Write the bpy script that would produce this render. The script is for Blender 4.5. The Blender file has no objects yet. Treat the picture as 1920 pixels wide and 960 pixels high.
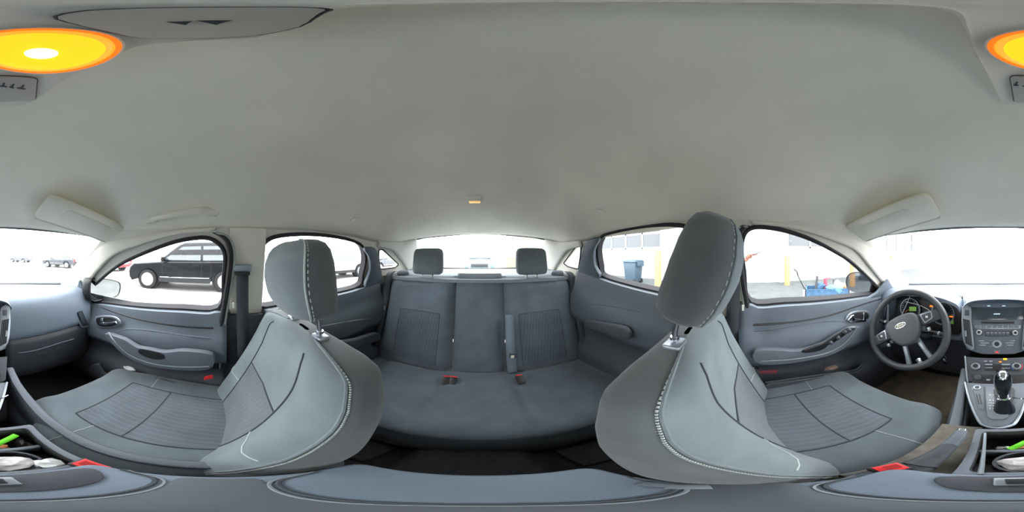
import bpy, bmesh, math, random
from mathutils import Vector, Matrix
from mathutils.geometry import tessellate_polygon
from mathutils.bvhtree import BVHTree
random.seed(7)
SC = bpy.context.scene
COL = SC.collection
# ------------------------------------------------------------------ camera: 360 degree equirectangular, between the front seats
FWD = 1865.0            # picture column of the car's forward direction
cam = bpy.data.cameras.new('camera'); camo = bpy.data.objects.new('camera', cam); COL.objects.link(camo)
cam.type = 'PANO'; cam.clip_start = 0.01; cam.clip_end = 500
try: cam.panorama_type = 'EQUIRECTANGULAR'
except Exception: pass
try: cam.cycles.panorama_type = 'EQUIRECTANGULAR'
except Exception: pass
camo.location = (0, 0, 0)
camo.rotation_euler = (math.pi/2, 0, -math.radians((960-FWD)*0.1875))
SC.camera = camo
# ------------------------------------------------------------------ sky, exposure
W = bpy.data.worlds.new('sky'); SC.world = W; W.use_nodes = True
nt = W.node_tree; bg = nt.nodes['Background']
bg.inputs[0].default_value = (0.97, 0.98, 1.0, 1); bg.inputs[1].default_value = 10.5
SC.view_settings.view_transform = 'Standard'; SC.view_settings.look = 'None'
SC.view_settings.gamma = 1; SC.view_settings.use_curve_mapping = False
SC.view_settings.exposure = 0.0
SC.cycles.max_bounces = 10; SC.cycles.diffuse_bounces = 8; SC.cycles.glossy_bounces = 3
SC.cycles.transparent_max_bounces = 12; SC.cycles.transmission_bounces = 4
SC.cycles.use_denoising = True; SC.cycles.sample_clamp_indirect = 8
XC = 0.02               # centre line of the car (camera a little left of it)
GZ = -1.2               # the ground outside, below the camera
# ------------------------------------------------------------------ pixel rays onto real planes
def ray(u, v):
    a = math.radians((u-FWD)*0.1875); e = math.radians(90-v*0.1875)
    return Vector((math.sin(a)*math.cos(e), math.cos(a)*math.cos(e), math.sin(e)))
def on(u, v, pl):
    n, d = pl; D = ray(u, v); k = n.dot(D)
    return D*(d/k)
def PX(c): return (Vector((1, 0, 0)), c)
def PY(c): return (Vector((0, 1, 0)), c)
def PZ(c): return (Vector((0, 0, 1)), c)
def PS(s, off=0.0): return (Vector((s, 0, .375)), .606+s*XC-off)      # side glass plane, leaning in
def PYZ(y1, z1, y2, z2, off=0.0):                                     # plane through two (y,z) points, parallel to x
    n = Vector((0, z2-z1, -(y2-y1))).normalized()
    if n.y > 0: n = -n
    return (n, n.dot(Vector((0, y1, z1)))+off)
def trace(pts, pl): return [on(u, v, pl) for u, v in pts]
def mir(pts): return [(2*1866-u, v) for u, v in pts]
# ------------------------------------------------------------------ materials
def lin(c): c /= 255.0; return c/12.92 if c <= .04045 else ((c+.055)/1.055)**2.4
MATS = {}
def mat(name, rgb, rough=.6, metal=0., var=.0, scale=60., bump=.0, bscale=400., emit=None, spec=.5, alpha=None, coat=0.):
    if name in MATS: return MATS[name]
    m = bpy.data.materials.new(name); m.use_nodes = True; t = m.node_tree; b = t.nodes['Principled BSDF']
    c = [lin(x) for x in rgb]
    b.inputs['Base Color'].default_value = (*c, 1); b.inputs['Roughness'].default_value = rough
    b.inputs['Metallic'].default_value = metal; b.inputs['Specular IOR Level'].default_value = spec
    b.inputs['Coat Weight'].default_value = coat
    tc = t.nodes.new('ShaderNodeTexCoord')
    if var:
        n = t.nodes.new('ShaderNodeTexNoise'); n.inputs['Scale'].default_value = scale; n.inputs['Detail'].default_value = 5
        t.links.new(tc.outputs['Object'], n.inputs['Vector'])
        r = t.nodes.new('ShaderNodeValToRGB')
        r.color_ramp.elements[0].position = .3; r.color_ramp.elements[1].position = .7
        r.color_ramp.elements[0].color = (*[x*(1-var) for x in c], 1); r.color_ramp.elements[1].color = (*[min(1, x*(1+var)) for x in c], 1)
        t.links.new(n.outputs['Fac'], r.inputs['Fac']); t.links.new(r.outputs['Color'], b.inputs['Base Color'])
    if bump:
        n2 = t.nodes.new('ShaderNodeTexNoise'); n2.inputs['Scale'].default_value = bscale; n2.inputs['Detail'].default_value = 2
        t.links.new(tc.outputs['Object'], n2.inputs['Vector'])
        bp = t.nodes.new('ShaderNodeBump'); bp.inputs['Strength'].default_value = bump; bp.inputs['Distance'].default_value = .002
        t.links.new(n2.outputs['Fac'], bp.inputs['Height']); t.links.new(bp.outputs['Normal'], b.inputs['Normal'])
    if emit:
        b.inputs['Emission Color'].default_value = (*[lin(x) for x in emit[0]], 1); b.inputs['Emission Strength'].default_value = emit[1]
    MATS[name] = m; return m
def fabric(name, rgb, lines=0.):
    if name in MATS: return MATS[name]
    m = mat(name, rgb, .92, var=.16, scale=9, bump=.35, bscale=900, spec=.25)
    b = m.node_tree.nodes['Principled BSDF']; b.inputs['Sheen Weight'].default_value = .25
    if lines:
        t = m.node_tree; tc = t.nodes.new('ShaderNodeTexCoord'); mp = t.nodes.new('ShaderNodeMapping')
        mp.inputs['Rotation'].default_value = (0, .12, .1)
        w = t.nodes.new('ShaderNodeTexWave'); w.inputs['Scale'].default_value = 17; w.inputs['Distortion'].default_value = 2.5; w.inputs['Detail Scale'].default_value = 1.2
        t.links.new(tc.outputs['Object'], mp.inputs['Vector']); t.links.new(mp.outputs['Vector'], w.inputs['Vector'])
        r = t.nodes.new('ShaderNodeValToRGB'); r.color_ramp.elements[0].position = .86; r.color_ramp.elements[1].position = .99
        r.color_ramp.elements[0].color = (0, 0, 0, 1); r.color_ramp.elements[1].color = (lines, lines, lines, 1)
        t.links.new(w.outputs['Fac'], r.inputs['Fac'])
        mx = t.nodes.new('ShaderNodeMixRGB'); mx.blend_type = 'ADD'; mx.inputs[0].default_value = 1
        src = b.inputs['Base Color'].links[0].from_socket
        t.links.new(src, mx.inputs[1]); t.links.new(r.outputs['Color'], mx.inputs[2]); t.links.new(mx.outputs['Color'], b.inputs['Base Color'])
    return m
def glassmat(name, tint, gl=.05):
    m = bpy.data.materials.new(name); m.use_nodes = True; t = m.node_tree; t.nodes.clear()
    o = t.nodes.new('ShaderNodeOutputMaterial'); a = t.nodes.new('ShaderNodeBsdfTransparent'); g = t.nodes.new('ShaderNodeBsdfGlossy'); x = t.nodes.new('ShaderNodeMixShader')
    a.inputs[0].default_value = (*tint, 1); g.inputs['Roughness'].default_value = .02; x.inputs[0].default_value = gl
    t.links.new(a.outputs[0], x.inputs[1]); t.links.new(g.outputs[0], x.inputs[2]); t.links.new(x.outputs[0], o.inputs[0]); return m
M_head = mat('headliner_fabric', (236, 231, 216), .95, var=.07, scale=3.5, bump=.3, bscale=1200, spec=.1)
M_pill = mat('pillar_plastic', (214, 210, 198), .75, bump=.1, bscale=900)
M_pillc = mat('rear_pillar_plastic', (205, 203, 194), .75, bump=.1, bscale=900)
M_seat = fabric('seat_cloth_light', (111, 122, 127))
M_seatin = fabric('seat_cloth_insert', (92, 100, 107), lines=.03)
M_shell = fabric('seat_cloth_dark', (84, 89, 91))
M_cush = fabric('cushion_cloth', (98, 107, 113))
M_rear = fabric('rear_seat_cloth', (88, 98, 107))
M_rearin = fabric('rear_seat_insert', (76, 86, 96), lines=.035)
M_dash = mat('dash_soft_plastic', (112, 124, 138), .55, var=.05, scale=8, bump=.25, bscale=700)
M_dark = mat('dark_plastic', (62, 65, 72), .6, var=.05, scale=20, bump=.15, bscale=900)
M_black = mat('black_plastic', (30, 31, 34), .45)
M_gloss = mat('gloss_black', (26, 32, 38), .12)
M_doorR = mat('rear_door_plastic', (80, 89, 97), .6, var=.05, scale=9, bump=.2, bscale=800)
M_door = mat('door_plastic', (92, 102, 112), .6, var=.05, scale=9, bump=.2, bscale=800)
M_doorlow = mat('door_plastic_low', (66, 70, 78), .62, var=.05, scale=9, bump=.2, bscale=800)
M_silver = mat('silver_trim', (150, 158, 166), .35, metal=.55)
M_chrome = mat('chrome', (225, 228, 235), .12, metal=1.)
M_rub = mat('rubber_seal', (36, 36, 41), .75)
M_sealL = mat('grey_seal', (150, 156, 150), .6)
M_belt = mat('belt_webbing', (58, 62, 68), .75, bump=.5, bscale=1500)
M_red = mat('red_button', (222, 38, 40), .4)
M_carp = mat('black_carpet', (34, 35, 38), 1., var=.35, scale=90, bump=.8, bscale=600)
M_mat = mat('brown_floor_mat', (128, 118, 102), .95, var=.25, scale=14, bump=.6, bscale=500)
M_cons = mat('console_plastic', (98, 105, 114), .5, bump=.2, bscale=800)
M_lid = mat('armrest_vinyl', (104, 116, 130), .5, var=.06, scale=12, bump=.3, bscale=700)
M_white = mat('white_marking', (235, 235, 235), .5)
M_stitch = mat('pale_thread', (170, 178, 178), .8)
M_seam = mat('dark_thread', (62, 68, 74), .9)
M_glass = glassmat('window_glass', (.95, .96, .96))
M_mirror = mat('mirror_glass', (150, 156, 160), .04, metal=1.)
M_lens = mat('clear_lens', (215, 215, 205), .2)
# ------------------------------------------------------------------ mesh building
ROOTS = {}
BV = {}
def rootloc(p): return ROOTS.get(p.name, Vector((0, 0, 0))) if p is not None else Vector((0, 0, 0))
class MB:
    def __init__(s): s.v = []; s.f = []
    def add(s, vs, fs):
        b = len(s.v); s.v += [Vector(x) for x in vs]; s.f += [tuple(b+i for i in f) for f in fs]; return s
    def box(s, c, h, R=None):
        c = Vector(c); vs = [Vector((x*h[0], y*h[1], z*h[2])) for x in (-1, 1) for y in (-1, 1) for z in (-1, 1)]
        if R: vs = [R @ q for q in vs]
        return s.add([c+q for q in vs], [(0, 1, 3, 2), (4, 6, 7, 5), (0, 4, 5, 1), (2, 3, 7, 6), (0, 2, 6, 4), (1, 5, 7, 3)])
    def prism(s, pts, vec):
        n = len(pts); vec = Vector(vec)
        return s.add(list(pts)+[p+vec for p in pts], [tuple(range(n)), tuple(range(2*n-1, n-1, -1))]+[((i+1) % n, i, n+i, n+(i+1) % n) for i in range(n)])
    def ring(s, A, B, closed=True):
        n = len(A); m = n if closed else n-1
        return s.add(list(A)+list(B), [(i, (i+1) % n, n+(i+1) % n, n+i) for i in range(m)])
    def grid(s, rows, cu=False, cv=False):
        n = len(rows[0]); m = len(rows); fs = []
        for j in range(m if cv else m-1):
            for i in range(n if cu else n-1):
                fs.append((j*n+i, j*n+(i+1) % n, ((j+1) % m)*n+(i+1) % n, ((j+1) % m)*n+i))
        return s.add([p for r in rows for p in r], fs)
    def loft(s, rings, cap=True):
        b = len(s.v); n = len(rings[0]); s.grid(rings, cu=True)
        if cap:
            s.f.append(tuple(b+i for i in range(n))[::-1]); s.f.append(tuple(b+(len(rings)-1)*n+i for i in range(n)))
        return s
    def tube(s, path, r, k=8, closed=False, flat=None):
        path = [Vector(p) for p in path]; n = len(path); rings = []; up = None
        for i, p in enumerate(path):
            if closed: t = path[(i+1) % n]-path[i-1]
            else: t = path[min(i+1, n-1)]-path[max(i-1, 0)]
            if t.length < 1e-9: t = Vector((0, 0, 1))
            t.normalize()
            if up is None: up = t.orthogonal().normalized()
            up = (up-t*up.dot(t)); up = up.normalized() if up.length > 1e-6 else t.orthogonal().normalized()
            w = t.cross(up); rr = r(i/(n-1)) if callable(r) else r
            rings.append([p+(up*math.cos(2*math.pi*q/k)+w*math.sin(2*math.pi*q/k))*rr for q in range(k)])
        if closed: s.grid(rings, cu=True, cv=True)
        else: s.loft(rings)
        return s
    def lathe(s, c, axis, prof, k=24):
        axis = Vector(axis).normalized(); a = axis.orthogonal().normalized(); b = axis.cross(a); c = Vector(c)
        return s.loft([[c+axis*h+(a*math.cos(2*math.pi*q/k)+b*math.sin(2*math.pi*q/k))*max(r, 1e-4) for q in range(k)] for r, h in prof])
    def poly_holes(s, outer, holes, vec):
        loops = [outer]+holes; tris = tessellate_polygon(loops); pts = [p for l in loops for p in l]; n = len(pts); vec = Vector(vec)
        fs = [tuple(t) for t in tris]+[tuple(n+i for i in t[::-1]) for t in tris]; b = 0
        for l in loops:
            k = len(l); fs += [(b+i, b+(i+1) % k, n+b+(i+1) % k, n+b+i) for i in range(k)]; b += k
        return s.add(pts+[p+vec for p in pts], fs)
    def build(s, name, m, parent=None, smooth=True, bevel=0., seg=2, solid=0., off=0., sub=0, angle=40, keep=True):
        L = rootloc(parent)
        me = bpy.data.meshes.new(name); me.from_pydata([q-L for q in s.v], [], s.f)
        bm = bmesh.new(); bm.from_mesh(me); bmesh.ops.remove_doubles(bm, verts=bm.verts, dist=1e-6)
        bmesh.ops.recalc_face_normals(bm, faces=bm.faces)
        if bevel:
            es = [e for e in bm.edges if len(e.link_faces) == 2 and e.calc_face_angle(0) > .6]
            if es:
                try: bmesh.ops.bevel(bm, geom=es, offset=bevel, segments=seg, affect='EDGES', clamp_overlap=True, profile=.5)
                except Exception: pass
        bm.to_mesh(me); bm.free()
        if smooth:
            me.polygons.foreach_set('use_smooth', [True]*len(me.polygons))
            try: me.set_sharp_from_angle(angle=math.radians(angle))
            except Exception: pass
        me.materials.append(m); me.update()
        o = bpy.data.objects.new(name, me); COL.objects.link(o)
        if parent is not None:
            o.parent = parent; ROOTS[o.name] = L
        if solid:
            md = o.modifiers.new('solid', 'SOLIDIFY'); md.thickness = solid; md.offset = off
        if sub:
            md = o.modifiers.new('sub', 'SUBSURF'); md.levels = sub; md.render_levels = sub
        if keep: BV[o.name] = BVHTree.FromPolygons([tuple(q) for q in s.v], s.f)
        return o
def tag(o, label=None, cat=None, group=None, kind=None):
    if label: o['label'] = label
    if cat: o['category'] = cat
    if group: o['group'] = group
    if kind: o['kind'] = kind
    return o
def thing(name, label, cat, loc=(0, 0, 0), group=None):
    o = bpy.data.objects.new(name, None); COL.objects.link(o); o.location = loc; o.empty_display_size = .05
    ROOTS[o.name] = Vector(loc); return tag(o, label, cat, group)
def struct(o): o['kind'] = 'structure'; return o
def stuff(o): o['kind'] = 'stuff'; return o
def smooth(pts, k=6, closed=False):
    pts = [Vector(p) for p in pts]; n = len(pts); out = []
    for i in range(n if closed else n-1):
        p0 = pts[(i-1) % n] if closed or i else pts[0]*2-pts[1]
        p1 = pts[i]; p2 = pts[(i+1) % n]
        p3 = pts[(i+2) % n] if closed or i+2 < n else pts[-1]*2-pts[-2]
        for j in range(k):
            t = j/k
            out.append(.5*((2*p1)+(p2-p0)*t+(2*p0-5*p1+4*p2-p3)*t*t+(3*p1-p0-3*p2+p3)*t**3))
    if not closed: out.append(pts[-1])
    return out
def rnd(poly, r, k=4):           # round the corners of a closed polygon
    out = []; n = len(poly)
    for i in range(n):
        a, b, c = Vector(poly[i-1]), Vector(poly[i]), Vector(poly[(i+1) % n]); da = (a-b); dc = (c-b)
        ra = min(r, da.length*.48); rc = min(r, dc.length*.48); p = b+da.normalized()*ra; q = b+dc.normalized()*rc
        for j in range(k+1):
            t = j/k; out.append(p*(1-t)**2+b*2*t*(1-t)+q*t*t)
    return out
def cast(objs, u, v, lift=0.002):
    D = ray(u, v); best = None
    for o in objs:
        h = BV[o.name].ray_cast(Vector((0, 0, 0)), D)
        if h[0] is not None and (best is None or h[3] < best[1]): best = (h[0]-D*lift, h[3])
    return best[0] if best else None
def seamline(name, objs, pts, r, m, parent, k=6, lift=.001, kind=None):
    P = smooth([Vector((u, v, 0)) for u, v in pts], 8); hits = [h for h in (cast(objs, p.x, p.y, lift) for p in P) if h is not None]
    if len(hits) < 3: return None
    o = MB().tube(hits, r, k).build(name, m, parent, keep=False)
    return o
def dashes(name, objs, pts, m, parent, w=.0011, n=60, lift=.002):
    P = smooth([Vector((u, v, 0)) for u, v in pts], 40); hits = [h for h in (cast(objs, p.x, p.y, lift) for p in P) if h is not None]
    if len(hits) < 6: return
    acc = [0]
    for a, b in zip(hits, hits[1:]): acc.append(acc[-1]+(b-a).length)
    mb = MB(); L = acc[-1]
    def at(d):
        for i in range(len(acc)-1):
            if acc[i+1] >= d: return hits[i].lerp(hits[i+1], (d-acc[i])/max(1e-9, acc[i+1]-acc[i]))
        return hits[-1]
    for i in range(n): mb.tube([at(L*(i+.1)/n), at(L*(i+.65)/n)], w, 4)
    return stuff(mb.build(name, m, parent, keep=False))
def text(name, s, size, loc, xdir, up, m, parent, ext=.0005, shear=0.):
    c = bpy.data.curves.new(name, 'FONT'); c.body = s; c.size = size; c.extrude = ext; c.align_x = 'CENTER'; c.align_y = 'CENTER'; c.shear = shear
    c.materials.append(m); o = bpy.data.objects.new(name, c); COL.objects.link(o)
    x = Vector(xdir).normalized(); u = Vector(up); z = x.cross(u).normalized(); u = z.cross(x)
    L = rootloc(parent)
    M = Matrix((x, u, z)).transposed().to_4x4(); M.translation = Vector(loc)-L
    if parent is not None: o.parent = parent; ROOTS[o.name] = L
    o.matrix_basis = M
    dg = bpy.context.evaluated_depsgraph_get(); me = bpy.data.meshes.new_from_object(o.evaluated_get(dg)); par = o.parent
    o2 = bpy.data.objects.new(name+'_mesh', me); bpy.data.objects.remove(o); o2.name = name; COL.objects.link(o2); o2.parent = par; ROOTS[o2.name] = L; o2.matrix_basis = M
    return o2
def sup(a, n): c = math.cos(a); return math.copysign(abs(c)**(2/n), c)
def sups(a, n): c = math.sin(a); return math.copysign(abs(c)**(2/n), c)
def sst(a, b, x): t = max(0, min(1, (x-a)/(b-a))); return t*t*(3-2*t)
def interp(tab, t):
    for (a, x), (b, y) in zip(tab, tab[1:]):
        if t <= b: f = (t-a)/(b-a); f = max(0, f); return x+(y-x)*f
    return tab[-1][1]
# ================================================================== THE SHELL OF THE CAR
# window outlines on the picture of the right side, then mirrored or traced for the left
FR_R = [(172, 563), (168, 549), (192, 524), (225, 499), (262, 481), (320, 459), (362, 450), (392, 450), (412, 463), (419, 482), (416, 520), (408, 576), (340, 577), (260, 573), (205, 567)]
RR_R = [(487, 572), (488, 520), (490, 478), (497, 459), (516, 447), (560, 442), (610, 444), (655, 452), (677, 463), (684, 485), (679, 512), (672, 535), (620, 549), (550, 563)]
QR_R = [(713, 505), (710, 480), (711, 468), (718, 468), (748, 496), (742, 502)]
FR_L = [(1640, 549), (1644, 540), (1600, 498), (1560, 472), (1520, 452), (1480, 438), (1440, 430), (1412, 430), (1398, 442), (1394, 470), (1399, 510), (1409, 565), (1470, 565), (1540, 561), (1600, 555)]
RR_L = [(1315, 560), (1312, 510), (1309, 465), (1300, 440), (1286, 428), (1250, 424), (1200, 428), (1150, 438), (1130, 446), (1122, 468), (1126, 500), (1132, 517), (1180, 532), (1250, 548)]
QR_L = [(1084, 505), (1088, 480), (1089, 456), (1082, 459), (1056, 494), (1064, 500)]
def offset_poly(P, d):
    out = []; n = len(P); c = sum(P, Vector((0, 0, 0)))/n
    nrm = (P[0]-c).cross(P[n//4]-c).normalized()
    for i in range(n):
        t = (P[(i+1) % n]-P[i-1]).normalized(); q = t.cross(nrm)
        if q.dot(P[i]-c) < 0 and (P[i]-c).length > .02: pass
        out.append(P[i]+q*d)
    if sum((a-c).length for a in out) < sum((a-c).length for a in P) and d > 0: return offset_poly_rev(P, d)
    return out
def offset_poly_rev(P, d):
    out = []; n = len(P); c = sum(P, Vector((0, 0, 0)))/n
    nrm = (P[0]-c).cross(P[n//4]-c).normalized()
    for i in range(n):
        t = (P[(i+1) % n]-P[i-1]).normalized(); out.append(P[i]-t.cross(nrm)*d)
    return out
def rev_dir(P):
    o = offset_poly(P, .01); return o
SIDE = {1: ('right', FR_R, RR_R, QR_R), -1: ('left', FR_L, RR_L, QR_L)}
BELTF = {}
# headliner boundary, right half about the centre line
HB = [(0, .69, .128), (.2, .685, .126), (.4, .665, .118), (.54, .63, .108), (.592, .57, .102), (.598, .42, .100), (.592, .25, .098), (.588, .05, .098), (.586, -.15, .098), (.585, -.35, .102),
      (.583, -.55, .100), (.58, -.75, .092), (.577, -.95, .095), (.572, -1.12, .112), (.52, -1.20, .135), (.40, -1.235, .155), (.2, -1.26, .170), (0, -1.27, .175)]
full = [Vector((x+XC, y, z)) for x, y, z in HB]+[Vector((-x+XC, y, z+(.016 if -.3 < y < .5 else 0))) for x, y, z in HB[-2:0:-1]]
HBs = smooth(full, 5, True)
ZT = .305
def roof_rows():
    rows = []
    for j in range(25):
        t = 1-j/24*.985
        rows.append([Vector((p.x*t, p.y*t, p.z+(ZT-p.z)*(1-t**2.3))) for p in HBs])
    return rows
mb = MB(); rows = roof_rows(); mb.loft(rows, cap=False); b = len(mb.v)-len(HBs); mb.f.append(tuple(range(b, b+len(HBs))))
ceil = struct(mb.build('ceiling', M_head, solid=.012, off=0)); ceil['label'] = 'grey woven fabric headliner covering the whole car roof'
def onroof(u, v, drop=0.):
    D = ray(u, v); h = BV['ceiling'].ray_cast(Vector((0, 0, 0)), D); return h[0]-Vector((0, 0, drop)) if h[0] else D*.5
# outer roof skin, keeps daylight from leaking in above the lining
mb = MB(); orow = []
for j in range(9):
    t = 1.0-j/8*.98
    orow.append([Vector((p.x*1.10*t+.0, p.y*1.03*t, p.z+.055+(ZT+.06-p.z-.055)*(1-t**2.3))) for p in HBs])
mb.loft(orow, cap=False); b = len(mb.v)-len(HBs); mb.f.append(tuple(range(b, b+len(HBs))))
struct(mb.build('trim_1', mat('car_paint', (120, 122, 126), .3, metal=.3), keep=False))['label'] = 'painted steel roof skin above the headliner'
# windshield and rear glass
wt = [(-.60, .62, .104), (-.4, .67, .118), (0, .695, .128), (.4, .67, .118), (.60, .62, .104)]
wb = [(-.68, 1.12, -.225), (-.42, 1.33, -.24), (0, 1.42, -.245), (.42, 1.33, -.24), (.68, 1.12, -.225)]
A = smooth([Vector((x+XC, y, z)) for x, y, z in wt], 6); B = smooth([Vector((x+XC, y, z)) for x, y, z in wb], 6)
mb = MB(); mb.grid([[a.lerp(b, j/6)+Vector((0, 0, .02*math.sin(math.pi*j/6))) for a, b in zip(A, B)] for j in range(7)])
w1 = struct(mb.build('window_1', M_glass, solid=.004)); w1['label'] = 'wide windshield glass above the dashboard'
mb = MB(); mb.tube([p+Vector((0, -.004, 0)) for p in A], .008, 6); mb.tube([p for p in B], .010, 6)
struct(mb.build('trim_2', mat('grey_rubber', (96, 100, 104), .8), keep=False))
rt = [(-.50, -1.205, .132), (-.38, -1.24, .152), (0, -1.275, .174), (.38, -1.24, .152), (.50, -1.205, .132)]
rb = [(-.63, -1.52, -.115), (-.4, -1.62, -.125), (0, -1.68, -.13), (.4, -1.62, -.125), (.63, -1.52, -.115)]
A = smooth([Vector((x+XC, y, z)) for x, y, z in rt], 6); B = smooth([Vector((x+XC, y, z)) for x, y, z in rb], 6)
mb = MB(); mb.grid([[a.lerp(b, j/6)+Vector((0, 0, .02*math.sin(math.pi*j/6))) for a, b in zip(A, B)] for j in range(7)])
w2 = struct(mb.build('window_2', M_glass, solid=.004)); w2['label'] = 'rear window glass above the parcel shelf'
for i in range(9):       # heating lines of the rear glass
    f = (i+1)/10
    pass
mb = MB(); mb.tube(A, .006, 6); mb.tube(B, .008, 6); struct(mb.build('trim_3', M_rub, keep=False))
# side trims, A and C pillars, doors
def strip(name, E1, E2, m, bulge, k=8, sm=6, kind=True, solid=.01):
    E1 = smooth([Vector(p) for p in E1], sm); E2 = smooth([Vector(p) for p in E2], sm); rows = []
    for j in range(k+1):
        t = j/k; rows.append([a.lerp(b, t)+Vector(bulge)*math.sin(math.pi*t) for a, b in zip(E1, E2)])
    o = MB().grid(rows).build(name, m, solid=solid, off=0)
    if kind: struct(o)
    return o
def side_face(s, y, z, off=0.):      # point of the leaning side plane
    return Vector((s*(.606-.375*z-off)+XC, y, z))
num = {1: (4, 5, 6, 7, 8, 9), -1: (10, 11, 12, 13, 14, 15)}
for s in (1, -1):
    sn, FR, RR, QQ = SIDE[s]
    gl = PS(s, 0.)
    fr = smooth(trace(FR, gl), 4, True); rr = smooth(trace(RR, gl), 4, True); qq = rnd(trace(QQ, gl), .02, 3)
    n = Vector((s, 0, .375)).normalized()
    # fixed side wall sheet with the three openings
    outer = [side_face(s, y, z) for y, z in ((1.12, -.235), (.98, -.16), (.8, -.05), (.62, .055), (.5, .13), (.2, .14), (-.3, .15), (-.7, .145), (-1.15, .13), (-1.30, .02), (-1.56, -.13), (-1.56, -.36), (-.6, -.36), (-.2, -.36), (.5, -.36), (1.12, -.36))]
    def big(P, k):
        c = sum(P, Vector((0, 0, 0)))/len(P); return [c+(p-c)*k for p in P]
    mb = MB(); mb.poly_holes([p+n*.004 for p in outer], [[p+n*.004 for p in big(fr, 1.02)], [p+n*.004 for p in big(rr, 1.02)], [p+n*.004 for p in qq]], n*.03)
    o = struct(mb.build('trim_%d' % num[s][0], M_pill, smooth=False)); o['label'] = 'pale plastic body trim around the %s side windows' % sn
    # quarter glass
    q = struct(MB().prism([p+n*.012 for p in qq], n*.004).build('window_%d' % (3 if s == 1 else 4), M_glass, smooth=False)); q['label'] = 'small triangular quarter window behind the %s rear door' % sn
    struct(MB().tube([p+n*.002 for p in qq], .005, 6, closed=True).build('trim_%d' % num[s][1], M_rub, keep=False))
    # A pillar cover: windshield edge / headliner edge to the top of the door frame
    e1 = [Vector((s*x+XC, y, z)) for x, y, z in ((.675, 1.14, -.225), (.655, .93, -.085), (.63, .76, .015), (.605, .63, .10), (.60, .5, .105), (.598, .35, .102), (.592, .2, .100), (.59, .05, .098))]
    e2 = [side_face(s, y, z, .012) for y, z in ((1.0, -.30), (.87, -.235), (.75, -.155), (.62, -.065), (.50, .005), (.36, .045), (.2, .078), (.05, .088))]
    if s < 0: e1 = [p+Vector((0, 0, .016 if p.y < .55 else 0)) for p in e1]; e2 = [p+Vector((-.006, 0, .020 if p.y < .55 else .01)) for p in e2]
    strip('trim_%d' % num[s][2], e1, e2, M_pill, (-s*.012, -.012, .006))['label'] = 'pale windshield pillar cover on the %s side' % sn
    # C pillar cover
    e1 = [Vector((s*x+XC, y, z)) for x, y, z in ((.575, -.80, .093), (.574, -1.0, .10), (.56, -1.14, .115), (.505, -1.215, .13), (.56, -1.37, .02), (.63, -1.53, -.125))]
    e2 = [side_face(s, y, z, .006) for y, z in ((-.80, .055), (-.90, .05), (-.99, .035), (-1.09, -.01), (-1.2, -.06), (-1.36, -.14))]
    strip('trim_%d' % num[s][3], e1, e2, M_pillc, (-s*.006, .0, .004))['label'] = 'pale rear pillar cover beside the rear window, %s side' % sn
    # B pillar: pale upper cover and dark lower cover
    yb = (-.005, -.155) if s == 1 else (-.01, -.16)
    upper = [side_face(s, y, z, .015) for y, z in ((yb[0]-.005, .10), (yb[0]-.01, -.27), (yb[1]-.0, -.27), (yb[1]+.01, .10))]
    o = struct(MB().prism(upper, n*.02).build('trim_%d' % num[s][4], M_pill, bevel=.006)); o['label'] = 'pale upper pillar cover behind the %s front door' % sn
    lower = [Vector((s*(.67)+XC, yb[0]+.015, -.262)), Vector((s*.67+XC, yb[0]+.02, -.95)), Vector((s*.67+XC, yb[1]-.02, -.95)), Vector((s*.67+XC, yb[1]-.005, -.262))]
    o = struct(MB().prism(lower, Vector((s*.04, 0, 0))).build('trim_%d' % num[s][5], M_dark, bevel=.008)); o['label'] = 'dark lower pillar cover behind the %s front door' % sn
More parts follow.
